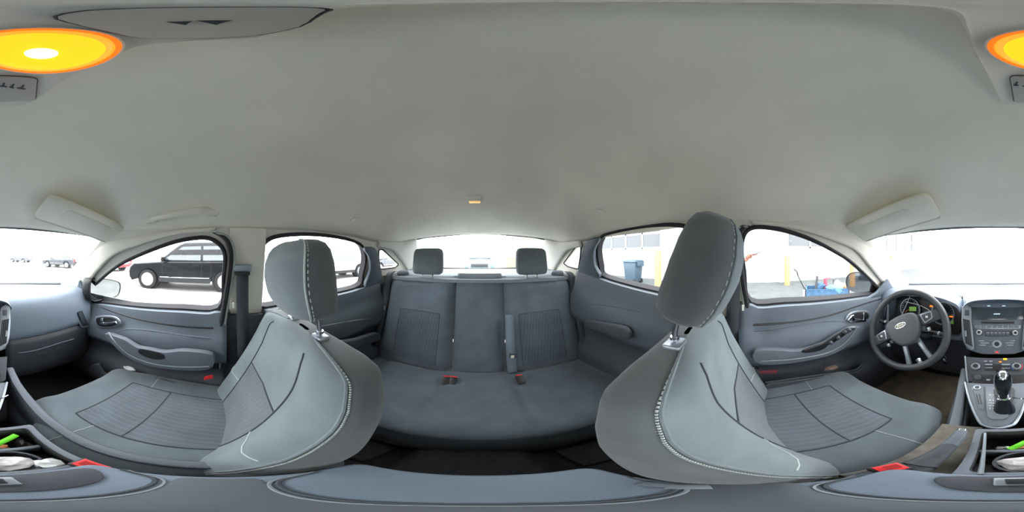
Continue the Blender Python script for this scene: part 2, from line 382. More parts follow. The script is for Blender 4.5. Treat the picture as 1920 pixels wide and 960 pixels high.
# ------------------------------------------------------------------ doors
def door(s, front):
    sn, FR, RR, QQ = SIDE[s]; who = ('front' if front else 'rear')
    lab = {(1, True): 'front passenger door with grey armrest and curved map pocket', (-1, True): 'driver door with grey armrest and window switches',
           (1, False): 'rear door on the passenger side behind the front passenger seat', (-1, False): 'rear door on the driver side behind the driver seat'}[(s, front)]
    y0, y1 = (.98, .0) if front else (-.165, -.90)
    T = thing('door_%d' % {(-1, True): 1, (1, True): 2, (-1, False): 3, (1, False): 4}[(s, front)], lab, None, (s*.68+XC, (y0+y1)/2, -.95)); T['kind'] = 'structure'
    gl = PS(s, 0.); n = Vector((s, 0, .375)).normalized()
    P = smooth(trace(FR if front else RR, gl), 4, True)
    O = P
    # glass, dark seal, outer frame
    MB().prism([p+n*.010 for p in P], n*.004).build('window_glass', M_glass, T, smooth=False)
    c = sum(P, Vector((0, 0, 0)))/len(P)
    def ringo(d, h):
        Q = offset_poly(P, d); return [q-n*h for q in Q]
    mb = MB(); mb.loft([ringo(-.001, -.03), ringo(-.001, .006), ringo(.008, .010), ringo(.014, .006), ringo(.014, -.03)], cap=False)
    mb.build('window_seal', M_rub, T, keep=False)
    # belt height along y (from the window's own bottom edge)
    bot = sorted([p for p in P if p.z < c.z-.02], key=lambda p: p.y)
    def belt(y):
        cand = [(abs(p.y-y), p.z) for p in P if p.z < c.z]
        lo = []
        for a, b in zip(P, P[1:]+P[:1]):
            if (a.y-y)*(b.y-y) <= 0 and abs(a.y-b.y) > 1e-6: t = (y-a.y)/(b.y-a.y); lo.append(a.z+(b.z-a.z)*t)
        if lo: return min(lo)-.012
        e = min(P, key=lambda p: abs(p.y-y)+(.5 if p.z > c.z else 0)); return e.z-.012
    yy = [y0+(y1-y0)*i/40 for i in range(41)]
    bz = [belt(y) for y in yy]
    ins = [i for i in range(41) if min(p.y for p in P)+.03 < yy[i] < max(p.y for p in P)-.05]
    a, b = ins[0], ins[-1]
    sl0 = (bz[a+4]-bz[a])/(yy[a+4]-yy[a]); sl1 = (bz[b]-bz[b-4])/(yy[b]-yy[b-4])
    bz = [bz[a]+sl0*(yy[i]-yy[a]) if i < a else bz[b]+sl1*(yy[i]-yy[b]) if i > b else bz[i] for i in range(41)]
    def prof(k, z0):    # (z, inset from side) down the panel; k 0..1
        zb = -.93; z = z0+(zb-z0)*k
        base = .606-.375*z0
        x = base-.035-.018*math.sin(min(1, k*6)*math.pi/2)
        x -= .030*sst(.10, .22, k)*(1-sst(.34, .42, k))            # shoulder
        x += .028*sst(.36, .44, k)*(1-sst(.5, .62, k))
        x -= .028*sst(.55, .66, k)
        return z, x
    rows_u = []; rows_l = []; KS = [0, .004, .012, .03, .06, .09, .12, .16, .2, .24, .28, .32, .36]; KL = [.36, .4, .44, .48, .52, .56, .6, .65, .72, .8, .9, 1.]
    for k in KS:
        r = []
        for i, y in enumerate(yy):
            z, x = prof(k, bz[i]);
            if k == 0: x = .606-.375*bz[i]+.0
            r.append(Vector((s*x+XC, y, z)))
        rows_u.append(r)
    for k in KL: rows_l.append([Vector((s*prof(k, bz[i])[1]+XC, y, prof(k, bz[i])[0])) for i, y in enumerate(yy)])
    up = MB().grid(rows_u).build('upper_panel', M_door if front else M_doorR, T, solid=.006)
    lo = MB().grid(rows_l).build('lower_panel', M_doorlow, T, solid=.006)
    # sealed outer skin below the belt
    mb = MB(); mb.grid([[Vector((s*.735+XC, y, z)) for y in (y0+.03, y1-.06)] for z in (-.3, -1.0)]); 
    sk = MB().box((s*.745+XC, (y0+y1)/2, -.64), (.006, abs(y0-y1)/2+.06, .38)).build('outer_skin', MATS['car_paint'], T, smooth=False, keep=False)
    return T, P, up, lo
DOORS = {}
for s in (1, -1):
    for fr in (True, False): DOORS[(s, fr)] = door(s, fr)
def plate(name, pts, pl, thick, m, parent, bevel=.003, r=0., k=0, lift=0., seg=2):
    n = Vector(pl[0]).normalized(); P = trace(pts, pl)
    if n.dot(P[0]) > 0: n = -n            # towards the camera
    if k: P = smooth(P, k, True)
    if r: P = rnd(P, r)
    P = [p+n*(lift+thick) for p in P]
    return MB().prism(P, -n*thick).build(name, m, parent, bevel=bevel, seg=seg)
def wire(name, pts, pl, r, m, parent, lift=0., k=6, closed=False):
    n = Vector(pl[0]).normalized(); P = [p for p in trace(pts, pl)]
    if n.dot(P[0]) > 0: n = -n
    return MB().tube(smooth([p+n*lift for p in P], k, closed), r, 7, closed).build(name, m, parent, keep=False)
# front doors: grey mirror triangle, handle, armrest, pocket, trims
for s in (1, -1):
    T, P, up, lo = DOORS[(s, True)]
    X0 = PX(s*.645+XC)
    tri = [(152, 520), (172, 541), (170, 568), (180, 571), (150, 569), (143, 545)] if s == 1 else [(1668, 512), (1645, 543), (1640, 549), (1628, 555), (1672, 551), (1680, 530)]
    tri = [(166, 548), (174, 570), (152, 568), (146, 545), (152, 524)] if s == 1 else [(1641, 547), (1626, 556), (1664, 557), (1672, 540), (1662, 522)]
    plate('mirror_corner_trim', tri, PS(s, .02), .02, M_door, T, .004)
    hp = [(184, 592), (205, 590), (222, 593), (230, 602), (226, 609), (206, 613), (188, 611), (182, 601)] if s == 1 else [(1623, 582), (1604, 581), (1588, 586), (1580, 598), (1586, 602), (1604, 604), (1622, 601), (1627, 592)]
    q = (lambda L, f=1.: L)
    bz = plate('handle_bezel', hp, X0, .012, M_silver, T, .003, k=3, lift=.01)
    cu = sum(p[0] for p in hp)/8; cv = sum(p[1] for p in hp)/8
    plate('handle_recess', [(cu+(u-cu)*.84, cv+(v-cv)*.78) for u, v in hp], X0, .004, M_black, bz, .001, k=3, lift=.019)
    g = [(194, 606), (196, 594), (200, 594), (201, 602), (214, 601), (224, 599), (227, 604), (221, 607), (205, 608)] if s == 1 else [(1582, 597), (1589, 589), (1594, 587), (1596, 594), (1611, 596), (1611, 584), (1615, 584), (1616, 600), (1600, 601), (1586, 601)]
    plate('inside_handle', g, X0, .012, M_chrome, T, .003, lift=.022)
    # armrest pod with pull cup
    arm = [(204, 622), (213, 636), (240, 662), (275, 678), (320, 686), (392, 686), (400, 660), (350, 652), (312, 655), (285, 650), (262, 646), (238, 632)] if s == 1 else \
          [(1606, 611), (1600, 622), (1580, 645), (1555, 659), (1520, 668), (1425, 676), (1413, 652), (1455, 650), (1495, 652), (1540, 640), (1565, 625), (1590, 612)]
    a = plate('armrest', arm, PX(s*.60+XC), .03, M_cons, T, .008, k=4, lift=.0, seg=3)
    ed = arm[:6]
    wire('armrest_edge', ed, PX(s*.57+XC), .0035, M_silver, T, lift=.004)
    cup = [(262, 662), (262, 654), (275, 655), (303, 662), (308, 672), (285, 672)] if s == 1 else [(1503, 660), (1508, 654), (1540, 643), (1552, 643), (1545, 653), (1522, 660)]
    plate('pull_cup', cup, PX(s*.57+XC), .003, M_black, a, .001, k=3, lift=.0015)
    # upper crease, speaker-side trims
    cr = [(168, 569), (200, 580), (250, 596), (310, 608), (400, 615)] if s == 1 else [(1652, 560), (1610, 573), (1560, 590), (1500, 602), (1412, 609)]
    P3 = [cast([up, lo], u, v, .0015) for u, v in cr]; P3 = [p for p in P3 if p]
    MB().tube(smooth(P3, 6), .0045, 6).build('crease_line', M_black, T, keep=False)
    pr = [(220, 622), (245, 617), (300, 622), (395, 634)] if s == 1 else [(1604, 608), (1575, 602), (1520, 605), (1414, 620)]
    P3 = [cast([up, lo], u, v, .002) for u, v in pr]; P3 = [p for p in P3 if p]
    if len(P3) > 2: MB().tube(smooth(P3, 6), .004, 6).build('insert_edge', M_door, T, keep=False)
    # map pocket
    pk = [(187, 680), (200, 700), (235, 706), (285, 707), (330, 717), (370, 729), (372, 745), (300, 728), (240, 715), (185, 706), (170, 690)] if s == 1 else \
         [(1618, 680), (1604, 692), (1580, 697), (1535, 702), (1480, 710), (1435, 716), (1432, 730), (1490, 722), (1545, 713), (1600, 706), (1625, 694)]
    plate('map_pocket', pk, PX(s*.585+XC), .02, M_dark, T, .006, k=3, seg=3)
    wire('pocket_rim', pk[:6], PX(s*.575+XC), .004, M_doorlow, T, lift=.004)
# window switches on the driver's armrest
T = DOORS[(-1, True)][0]
pad = plate('switch_panel', [(1604, 614), (1590, 622), (1560, 642), (1535, 652), (1509, 659), (1506, 655), (1540, 643), (1562, 628), (1585, 614)], PX(-.57+XC), .006, M_black, T, .002, lift=.003)
for i, (u, v) in enumerate(((1556, 642), (1570, 633), (1583, 623), (1591, 619))):
    plate('window_switch', [(u-6, v-1), (u-1, v-6), (u+4, v-3), (u-1, v+3)], PX(-.57+XC), .006, M_dark, T, .0015, lift=.008)
    plate('switch_top', [(u-3, v-3), (u-1, v-5), (u+2, v-3), (u, v-1)], PX(-.57+XC), .0015, M_silver, T, .0005, lift=.014)
# clutter in the pockets
def crumple(name, c, r, m, lab, cat, seed, flat=.5, group=None):
    rs = random.Random(seed); bm = bmesh.new(); bmesh.ops.create_icosphere(bm, subdivisions=2, radius=1)
    for v in bm.verts:
        k = .75+.45*rs.random(); v.co = Vector((v.co.x*r[0]*k, v.co.y*r[1]*k, v.co.z*r[2]*k))
    mb = MB(); mb.add([Vector(c)+v.co for v in bm.verts], [tuple(v.index for v in f.verts) for f in bm.faces]); bm.free()
    o = mb.build(name, m, smooth=False, keep=False); return tag(o, lab, cat, group)
M_paper = mat('paper', (205, 205, 205), .8, var=.2, scale=40)
crumple('crumpled_paper', on(244, 692, PX(.60+XC)), (.012, .035, .016), M_paper, 'crumpled grey paper in the front passenger door pocket', 'paper', 3)
crumple('candy_wrapper', on(1560, 690, PX(-.595+XC)), (.012, .035, .012), mat('brown_paper', (120, 98, 88), .8, var=.3, scale=40), 'crumpled brown wrapper in the driver door pocket', 'wrapper', 4)
crumple('plastic_scrap', on(225, 697, PX(.58+XC)), (.01, .02, .008), M_black, 'dark scrap lying in the front passenger door pocket', 'scrap', 5)
for s, pu in ((1, (391, 706)), (-1, (1450, 695))):
    pl = PX(s*.58+XC); u, v = pu
    plate('door_reflector', [(u-9, v+4), (u-7, v-2), (u+8, v-5), (u+9, v+1)] if s == 1 else [(u-26, v-2), (u+6, v-3), (u+6, v+2), (u-26, v+3)], pl, .004, M_red if s == 1 else mat('dim_red', (110, 42, 48), .4), DOORS[(s, True)][0], .001, lift=.006)
# rear doors: pillar end cap, armrest, handle line
for s in (1, -1):
    T, P, up, lo = DOORS[(s, False)]
    cap = [(679, 466), (690, 462), (703, 470), (713, 520), (708, 533), (681, 536), (690, 505), (688, 480)] if s == 1 else [(1128, 447), (1118, 446), (1104, 452), (1094, 480), (1090, 515), (1128, 518), (1119, 495), (1118, 468)]
    plate('rear_frame_cover', cap, PS(s, .016), .022, M_door, T, .006, k=3, seg=3)
    ar = [(618, 640), (660, 633), (700, 622), (706, 634), (668, 648), (625, 660)] if s == 1 else [(1180, 612), (1140, 603), (1108, 598), (1104, 612), (1140, 622), (1185, 634)]
    plate('armrest', ar, PX(s*.57+XC), .03, M_doorlow, T, .01, k=3, seg=3)
    ln = [(600, 612), (650, 603), (692, 597)] if s == 1 else [(1200, 585), (1150, 575), (1110, 570)]
    P3 = [cast([up, lo], u, v, .002) for u, v in ln]; P3 = [p for p in P3 if p]
    if len(P3) > 2: MB().tube(smooth(P3, 6), .0025, 6).build('panel_groove', M_silver if s == 1 else M_dark, T, keep=False)
# door rubber frames seen beside the B pillars
for s in (1, -1):
    sn = SIDE[s][0]
    pts = [(398, 436), (420, 444), (430, 462), (432, 490), (425, 545), (416, 600), (408, 660), (405, 690)] if s == 1 else [(1407, 424), (1392, 428), (1386, 442), (1386, 475), (1393, 530), (1403, 590), (1412, 650), (1418, 690)]
    P3 = trace(pts[:5], PS(s, .03))+trace(pts[5:], PX(s*.655+XC))
    o = MB().tube(smooth(P3, 6), lambda t: .011*min(1, t*7+.08), 8).build('trim_%d' % (20+(s > 0)), M_rub, keep=False); struct(o); o['label'] = 'dark rubber door seal beside the %s front door' % sn
    P4 = trace([(u+(7 if s == 1 else -5), v) for u, v in pts[:5]], PS(s, .034))+trace([(u+(7 if s == 1 else -5), v) for u, v in pts[5:]], PX(s*.65+XC))
    o = MB().tube(smooth(P4, 6), .0045, 6).build('trim_%d' % (22+(s > 0)), M_sealL, keep=False); struct(o)
# lower body: floor, tunnel, bulkhead, sills
fl = MB().box((XC, -.1, -.975), (.70, 1.5, .025)).build('floor', M_carp, smooth=False); struct(fl); fl['label'] = 'black carpeted floor of the car'
fl2 = MB().box((XC, 1.02, -.66), (.72, .03, .34)).build('wall_front', M_carp, smooth=False); struct(fl2)
wr = MB().box((XC, -1.72, -.57), (.72, .03, .39)).build('wall_rear', M_dark, smooth=False); struct(wr)
for s in (1, -1):
    o = MB().box((s*.715+XC, -.1, -.9), (.035, 1.7, .07)).build('baseboard_%s' % SIDE[s][0], M_dark, bevel=.01); struct(o)
    o = MB().box((s*.71+XC, -1.28, -.55), (.02, .42, .42)).build('wall_%s' % SIDE[s][0], M_dark, smooth=False); struct(o)
    o = MB().box((s*.71+XC, 1.12, -.6), (.02, .16, .36)).build('trim_%d' % (24+(s > 0)), M_dark, smooth=False); struct(o)
o = MB().prism([Vector((x+XC, 0, z)) + Vector((0, -.14, 0)) for x, z in ((-.14, -.95), (-.10, -.86), (.10, -.86), (.14, -.95))], (0, -.9, 0)).build('trim_26', M_carp, bevel=.02); struct(o); o['label'] = 'black carpeted tunnel hump on the rear floor'
# parcel shelf
mb = MB(); mb.add([Vector((x+XC, y, z)) for x, y, z in ((-.66, -.98, -.155), (.66, -.98, -.155), (.66, -1.55, -.14), (0, -1.70, -.14), (-.66, -1.55, -.14))], [(0, 1, 2, 3, 4)])
o = struct(mb.build('trim_27', mat('parcel_shelf_felt', (120, 128, 134), .95, var=.06, scale=30), solid=.02, smooth=False)); o['label'] = 'grey felt parcel shelf under the rear window'
# brown mat in the driver footwell
o = MB().box((-.36, .72, -.935), (.24, .27, .008)).build('floor_mat', M_mat, bevel=.006); tag(o, 'worn brown floor mat in the driver footwell', 'floor mat')
o = MB().box((.40, .72, -.935), (.22, .27, .008)).build('floor_mat', M_carp, bevel=.006); tag(o, 'black floor mat in the front passenger footwell', 'floor mat')
o = MB().box((-.36, -.42, -.935), (.2, .2, .008)).build('floor_mat', M_carp, bevel=.006); tag(o, 'black floor mat behind the driver seat', 'floor mat')
o = MB().box((.40, -.42, -.935), (.2, .2, .008)).build('floor_mat', M_carp, bevel=.006); tag(o, 'black floor mat behind the front passenger seat', 'floor mat')

# ================================================================== DASHBOARD
DT = thing('dashboard', 'long grey dashboard with centre stack, air vents and dials under the windshield', 'dashboard', (XC, .85, -.3))
def dprof(x):      # (y, z) profile of the dash at offset x from the centre line
    k = abs(x)/.66; y0 = .745+.03*k*k; base = -.24+.015*k
    rc = .10*sst(-.575, -.56, x)*(1-sst(-.185, -.17, x))
    return [(1.40-.28*k*k, base-.012), (1.15-.1*k, base), (.95, -.222), (.86, -.212), (y0+.045+rc*.4, -.216), (y0+.012+rc, -.232), (y0-.008+rc, -.262), (y0-.016+rc, -.32), (y0-.016+rc, -.37), (y0-.012+rc*.8, -.41), (y0+.004, -.438)]
def dlow(x):
    k = abs(x)/.66; y0 = .745+.03*k*k
    return [(y0+.004, -.438), (y0-.006, -.452), (y0-.012, -.47), (y0-.008, -.56), (y0+.01, -.68), (y0+.05, -.76), (y0+.14, -.80)]
def dashgrid(fn, x0, x1, n):
    rows = []
    for i in range(n+1):
        x = x0+(x1-x0)*i/n; rows.append(smooth([Vector((x+XC, y, z)) for y, z in fn(x)], 3))
    return rows
dt1 = MB().grid(dashgrid(dprof, -.665, .665, 133)).build('dash_pad', M_dash, DT, solid=.004)
dl1 = MB().grid(dashgrid(dlow, .14, .665, 16)).build('glove_box', M_dark, DT, solid=.004)  # shade on the glove box is put into its dark colour
def dlow2(x): return [(a+.05, b) for a, b in dlow(x)]
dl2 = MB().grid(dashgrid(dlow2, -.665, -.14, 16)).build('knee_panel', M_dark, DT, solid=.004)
wire('glove_box_edge', [(34, 661), (62, 657), (110, 643), (138, 635)], PY(.735), .0025, M_dash, dl1, lift=.004)
wire('glove_box_groove', [(34, 668), (70, 667), (120, 650)], PY(.732), .0015, M_black, dl1, lift=.002)
# passenger end vent and its frame
VS = PYZ(.735, -.26, .727, -.42)
plate('vent_surround', [(141, 578), (151, 572), (168, 590), (172, 610), (158, 614), (149, 610)], PY(.757), .006, M_dash, DT, .004, k=3)
v = plate('side_vent', [(144, 585), (153, 582), (164, 608), (155, 611)], PY(.748), .003, M_black, DT, .001, lift=.003)
for i in range(3):
    wire('vent_slat', [(146+2.4*i+1, 586-i*.6), (156+2.4*i, 608.5-i*.7)], PY(.743), .0016, M_silver if i == 1 else M_dash, v, lift=.002, k=1)
# driver end vent
plate('vent_surround', [(1668, 566), (1652, 570), (1640, 592), (1638, 640), (1664, 648)], PY(.742), .012, M_dash, DT, .004, k=3)
v = plate('side_vent', [(1664, 572), (1653, 582), (1647, 604), (1660, 608)], PY(.73), .004, M_black, DT, .001, lift=.003)
for i in range(3): wire('vent_slat', [(1661-3.4*i, 575+i*3), (1657-3*i, 606-i*1.5)], PY(.722), .0016, M_dash, v, lift=.002, k=1)
sw = on(1653, 632, PY(.728)); MB().lathe(sw, (0, -1, .2), [(.026, -.01), (.026, .004), (.022, .008), (.016, .009), (.015, .018), (.002, .019)]).build('light_switch', M_black, DT)
MB().lathe(sw+Vector((0, -.01, .002)), (0, -1, .2), [(.0245, 0), (.0245, .002), (.0215, .002), (.0215, 0)]).build('switch_ring', M_silver, DT, keep=False)
# instrument hood and cluster
hood = [(-.56, -.245), (-.545, -.21), (-.48, -.19), (-.36, -.178), (-.25, -.188), (-.175, -.212), (-.15, -.245)]
H0 = smooth([Vector((x, .90, z-.035)) for x, z in hood], 5); H1 = smooth([Vector((x, .80, z)) for x, z in hood], 5); H2 = smooth([Vector((x, .715, z-.012)) for x, z in hood], 5); H3 = [p+Vector((0, -.003, -.012)) for p in H2]; H4 = [p+Vector((0, .06, -.010)) for p in H3]
MB().grid([H0, H1, H2, H3, H4]).build('instrument_hood', M_dash, DT, solid=.003)
CL = PYZ(.80, -.20, .77, -.40)
IC = MB().prism([Vector((x, y, z)) for x, y, z in ((-.545, .80, -.215), (-.165, .80, -.215), (-.165, .765, -.41), (-.545, .765, -.41))], (0, .05, 0)).build('instrument_cluster', M_black, DT, bevel=.006)
nrm = Vector((0, -.2, .035)).normalized()*-1; nv = Vector((0, -.985, .17))
for cx, rr, nm in ((-.44, .062, 0), (-.255, .062, 1)):
    c = Vector((cx, .778, -.30))
    MB().lathe(c, nv, [(rr, 0), (rr, .012), (rr-.005, .012), (rr-.006, .002), (rr-.006, 0)], 36).build('gauge_ring', M_silver, IC, keep=False)
    MB().lathe(c, nv, [(rr-.006, 0), (rr-.006, .002), (.001, .003)], 36).build('gauge_face', M_gloss, IC, keep=False)
    tk = MB()
    for i in range(19):
        a = math.radians(225-i*15); d = Vector((math.cos(a), 0, math.sin(a))); tk.tube([c+nv*.005+d*(rr-.010), c+nv*.005+d*(rr-.016)], .0007, 4)
    stuff(tk.build('gauge_ticks', M_white, IC, keep=False))
    d = Vector((math.cos(math.radians(215)), 0, math.sin(math.radians(215)))); MB().tube([c+nv*.007, c+nv*.007+d*(rr-.018)], .0012, 4).build('gauge_needle', mat('orange_needle', (230, 120, 40), .5), IC, keep=False)
M_orl = mat('orange_lamp', (255, 130, 30), .5, emit=((255, 130, 30), 1.0)); M_grl = mat('green_lamp', (120, 170, 80), .5, emit=((120, 160, 70), .35))
plate('warning_light', [(1780, 592), (1787, 592), (1787, 596), (1780, 596)], PY(.775), .002, M_orl, IC, 0)
plate('warning_light', [(1744, 572), (1750, 573), (1749, 576), (1743, 575)], PY(.775), .002, M_orl, IC, 0)
plate('trip_display', [(1705, 575), (1718, 575), (1718, 583), (1705, 583)], PY(.775), .002, M_grl, IC, 0)
plate('trip_display', [(1777, 600), (1788, 600), (1788, 607), (1777, 607)], PY(.775), .002, M_grl, IC, 0)
# ---------------- centre stack: three leaning faces
SA = PYZ(.742, -.212, .622, -.445); SB = PYZ(.622, -.445, .53, -.515); SCN = PYZ(.53, -.515, .31, -.55)
def both(p): return p+[(2*1871-u, v) for u, v in p[::-1]]
stk = both([(1800, 574), (1806, 598), (1806, 640), (1812, 655), (1840, 664)])
face = plate('centre_stack', stk, SA, .05, M_cons, DT, .006, lift=-.05)
side = MB()
# hood over the display
hp = [(-.165, -.235), (-.14, -.205), (-.09, -.19), (0, -.185), (.09, -.19), (.14, -.205), (.165, -.235)]
h0 = smooth([Vector((x+XC, .86, z-.02)) for x, z in hp], 4); h1 = smooth([Vector((x+XC, .765, z)) for x, z in hp], 4); h2 = smooth([Vector((x+XC, .715, z-.010)) for x, z in hp], 4); h3 = [p+Vector((0, .01, -.01)) for p in h2]; h4 = [p+Vector((0, .05, -.01)) for p in h3]
MB().grid([h0, h1, h2, h3, h4]).build('display_hood', M_dash, DT, solid=.003)
plate('display', both([(1823, 577), (1823, 599)]), SA, .004, mat('display_glass', (58, 68, 76), .15), face, .001, lift=.001)
for u, v, w in ((1854, 574, 3), (1882, 574, 3), (1869, 589, 6)):
    plate('display_text', [(u-w, v-.8), (u+w, v-.8), (u+w, v+.8), (u-w, v+.8)], SA, .0006, mat('lit_text', (200, 225, 235), .5, emit=((190, 220, 235), .7)), face, 0, lift=.006)
for sg in (0, 1):
    mm = (lambda p: p) if sg == 0 else (lambda p: [(2*1871-u, v) for u, v in p])
    fr_ = plate('vent_frame', mm([(1804, 576), (1821, 577), (1822, 600), (1827, 655), (1812, 648), (1805, 630)]), SA, .010, M_silver, face, .003, k=2, lift=.002)
    vt = plate('air_vent', mm([(1806, 598), (1819, 601), (1825, 650), (1811, 643)]), SA, .003, M_black, face, .001, lift=.0125)
    for i in range(4): wire('vent_slat', mm([(1807.5+3.1*i, 600+i*.6), (1812+3.6*i, 642+i*1.5)]), SA, .0022, M_dark, vt, lift=.017, k=1)
    plate('vent_tab', mm([(1810, 620), (1813, 620), (1814, 631), (1811, 631)]), SA, .004, M_silver, vt, .001, lift=.018)
    plate('stack_button', mm([(1810, 582), (1818, 582), (1818, 592), (1810, 592)]), SA, .004, M_dark, fr_, .0015, lift=.012)
plate('disc_slot', both([(1840, 603), (1840, 606.5)]), SA, .001, M_black, face, 0, lift=.0006)
plate('button_row', both([(1828, 610), (1829, 616)]), SA, .003, M_silver, face, .0008, lift=.001)
for i in range(8): plate('radio_button', [(1830+i*10.3, 611), (1838+i*10.3, 611), (1838+i*10.3, 615), (1830+i*10.3, 615)], SA, .002, M_cons, face, .0006, lift=.0042)
plate('preset_panel', both([(1846, 620), (1847, 630)]), SA, .003, M_dark, face, .001, lift=.001)
for i in range(6): plate('preset_button', [(1849.5+i*7.4, 623), (1855+i*7.4, 623), (1855+i*7.4, 625), (1849.5+i*7.4, 625)], SA, .002, M_silver, face, .0004, lift=.004)
for i in range(6): plate('preset_button', [(1849.5+i*7.4, 626.5), (1855+i*7.4, 626.5), (1855+i*7.4, 628.5), (1849.5+i*7.4, 628.5)], SA, .0015, M_cons, face, .0004, lift=.004)
nA = -SA[0].normalized() if SA[0].normalized().dot(on(1871, 620, SA)) > 0 else SA[0].normalized()
M_ks = mat('satin_metal', (205, 208, 212), .35, metal=.3)
def knob(name, u, v, pl, r, h, m, par, ring=None):
    n = Vector(pl[0]).normalized(); c = on(u, v, pl)
    if n.dot(c) > 0: n = -n
    k = MB().lathe(c, n, [(r*1.15, 0), (r*1.12, h*.4), (r, h*.5), (r*.95, h), (r*.7, h*1.03), (r*.66, h*.9), (.0005, h*.9)], 28).build(name, m, par, keep=False)
    if ring: MB().lathe(c, n, [(r*1.28, 0), (r*1.28, h*.35), (r*1.16, h*.4), (r*1.14, 0)], 28).build(name+'_ring', ring, k, keep=False)
    MB().lathe(c+n*h*.9, n, [(r*.6, 0), (r*.58, h*.12), (.0005, h*.14)], 20).build(name+'_cap', M_black, k, keep=False)
    return k
knob('radio_knob', 1836, 623, SA, .011, .016, M_ks, face, M_black); knob('radio_knob', 1903, 624, SA, .011, .016, M_ks, face, M_black)
knob('navigation_dial', 1869, 645, SA, .017, .006, M_silver, face, M_cons)
for k, (u, v, w) in enumerate(((1840, 639, 5), (1846, 643, 8), (1842, 647, 6), (1856, 650, 4), (1856, 639, 4), (1893, 643, 8), (1898, 639, 5), (1894, 647, 6), (1884, 649, 2), (1882, 639, 4))):
    plate('menu_button', [(u-w, v-1.1), (u+w, v-1.1), (u+w, v+1.1), (u-w, v+1.1)], SA, .0022, M_silver if w > 4 else M_cons, face, .0006, lift=.001)
hz = plate('hazard_button', [(1863, 656.5), (1876, 656.5), (1876, 663), (1863, 663)], SA, .003, M_cons, face, .001, lift=.001)
plate('hazard_triangle', [(1869.3, 657.6), (1865.7, 661.8), (1873, 661.8)], SA, .001, mat('hazard_red', (235, 70, 60), .5, emit=((235, 60, 50), .5)), hz, 0, lift=.0042)
# climate panel
clm = plate('climate_panel', both([(1808, 668), (1811, 712), (1815, 716)]), SB, .04, M_dark, DT, .004, lift=-.04)
plate('climate_edge', [(1808, 668), (1811, 668), (1816, 717), (1813, 717)], SB, .006, M_silver, clm, .001)
knob('fan_knob', 1829, 687, SB, .015, .012, M_silver, clm, M_black)
k = knob('temperature_knob', 1906, 687, SB, .015, .012, M_silver, clm, M_black)
for q, (m_, a0) in enumerate(((M_red, -60), (mat('blue_mark', (70, 110, 200), .5), 150))):
    n_ = Vector(SB[0]).normalized(); c = on(1906, 687, SB); n_ = n_ if n_.dot(c) < 0 else -n_; ex = Vector((1, 0, 0)); ey = n_.cross(ex)
    MB().tube([c+n_*.003+(ex*math.cos(math.radians(a0+i*12))+ey*math.sin(math.radians(a0+i*12)))*.021 for i in range(8)], .0014, 5).build('temperature_arc', m_, clm, keep=False)
plate('climate_display', both([(1846, 682), (1846, 694)]), SB, .003, M_black, clm, .001, lift=.001)
for u, v, w in ((1854, 684, 7), (1854, 690, 7), (1886, 684, 8), (1886, 691, 8), (1848, 678, 3), (1858, 678, 3)):
    plate('climate_button', [(u-w, v-1.2), (u+w, v-1.2), (u+w, v+1.2), (u-w, v+1.2)], SB, .002, M_silver if v < 686 else M_cons, clm, .0005, lift=.004)
plate('airbag_lamp', [(1881, 672), (1888, 672), (1888, 675), (1881, 675)], SB, .0015, mat('amber_lamp', (255, 190, 20), .5, emit=((255, 185, 20), 1.3)), clm, 0, lift=.001)
plate('airbag_lamp', [(1873, 677.5), (1878, 677.5), (1878, 679.5), (1873, 679.5)], SB, .0015, M_orl, clm, 0, lift=.001)
plate('storage_tray', both([(1820, 701), (1822, 718)]), SB, .002, M_black, clm, .001, lift=.001)
plate('power_socket', [(1826, 704), (1838, 703), (1840, 711), (1828, 712)], SB, .004, M_dark, clm, .001, k=2, lift=.003)
plate('usb_cover', [(1849, 711), (1857, 711), (1856, 714), (1850, 714)], SB, .003, M_silver, clm, .0005, lift=.003)

# ================================================================== CENTRE CONSOLE
CT = thing('centre_console', 'long centre console with gear lever surround, cup holder and padded armrest', 'console', (XC, .15, -.95))
side_l = [Vector((-.145+XC, .60, -.95)), Vector((-.145+XC, .60, -.50)), Vector((-.14+XC, .52, -.53)), Vector((-.115+XC, .30, -.60)), Vector((-.115+XC, -.12, -.60)), Vector((-.11+XC, -.15, -.70)), Vector((-.11+XC, -.15, -.95))]
MB().prism(side_l, (.028, 0, 0)).build('console_side', M_cons, CT, bevel=.006)
MB().prism([p+Vector((.257, 0, 0)) for p in side_l], (.028, 0, 0)).build('console_side', M_cons, CT, bevel=.006)
MB().box((XC, .03, -.78), (.10, .16, .16)).build('console_body', M_dark, CT, bevel=.006)
base = plate('shift_panel', both([(1808, 716), (1816, 748), (1834, 788), (1852, 800)]), SCN, .02, M_cons, CT, .004, lift=-.02)
wire('panel_edge', both([(1809, 717), (1817, 748), (1835, 789), (1846, 798), (1860, 802), (1871, 803)]), SCN, .0042, M_silver, base, lift=.001, k=3)
inn = plate('shift_surround', both([(1847, 725), (1851, 782), (1860, 787)]), SCN, .004, mat('surround_grey', (106, 114, 122), .4), base, .002, lift=.001)
plate('shift_well', [(1867, 729), (1899, 729), (1902, 742), (1895, 772), (1890, 776), (1874, 776), (1869, 772), (1864, 742)], SCN, .003, M_black, base, .001, k=2, lift=.0055)
plate('ignition_button_panel', [(1822, 722), (1844, 722), (1846, 770), (1834, 767)], SCN, .003, M_cons, base, .002, lift=.001)
knob('start_button', 1832, 728, SCN, .012, .008, M_silver, base, M_ks)
for i in (0, 1): plate('card_slot', [(1829.5+i*5.5, 740), (1832+i*5.5, 740), (1837+i*4.8, 759), (1834.5+i*4.8, 759)], SCN, .001, M_black, base, 0, lift=.0042)
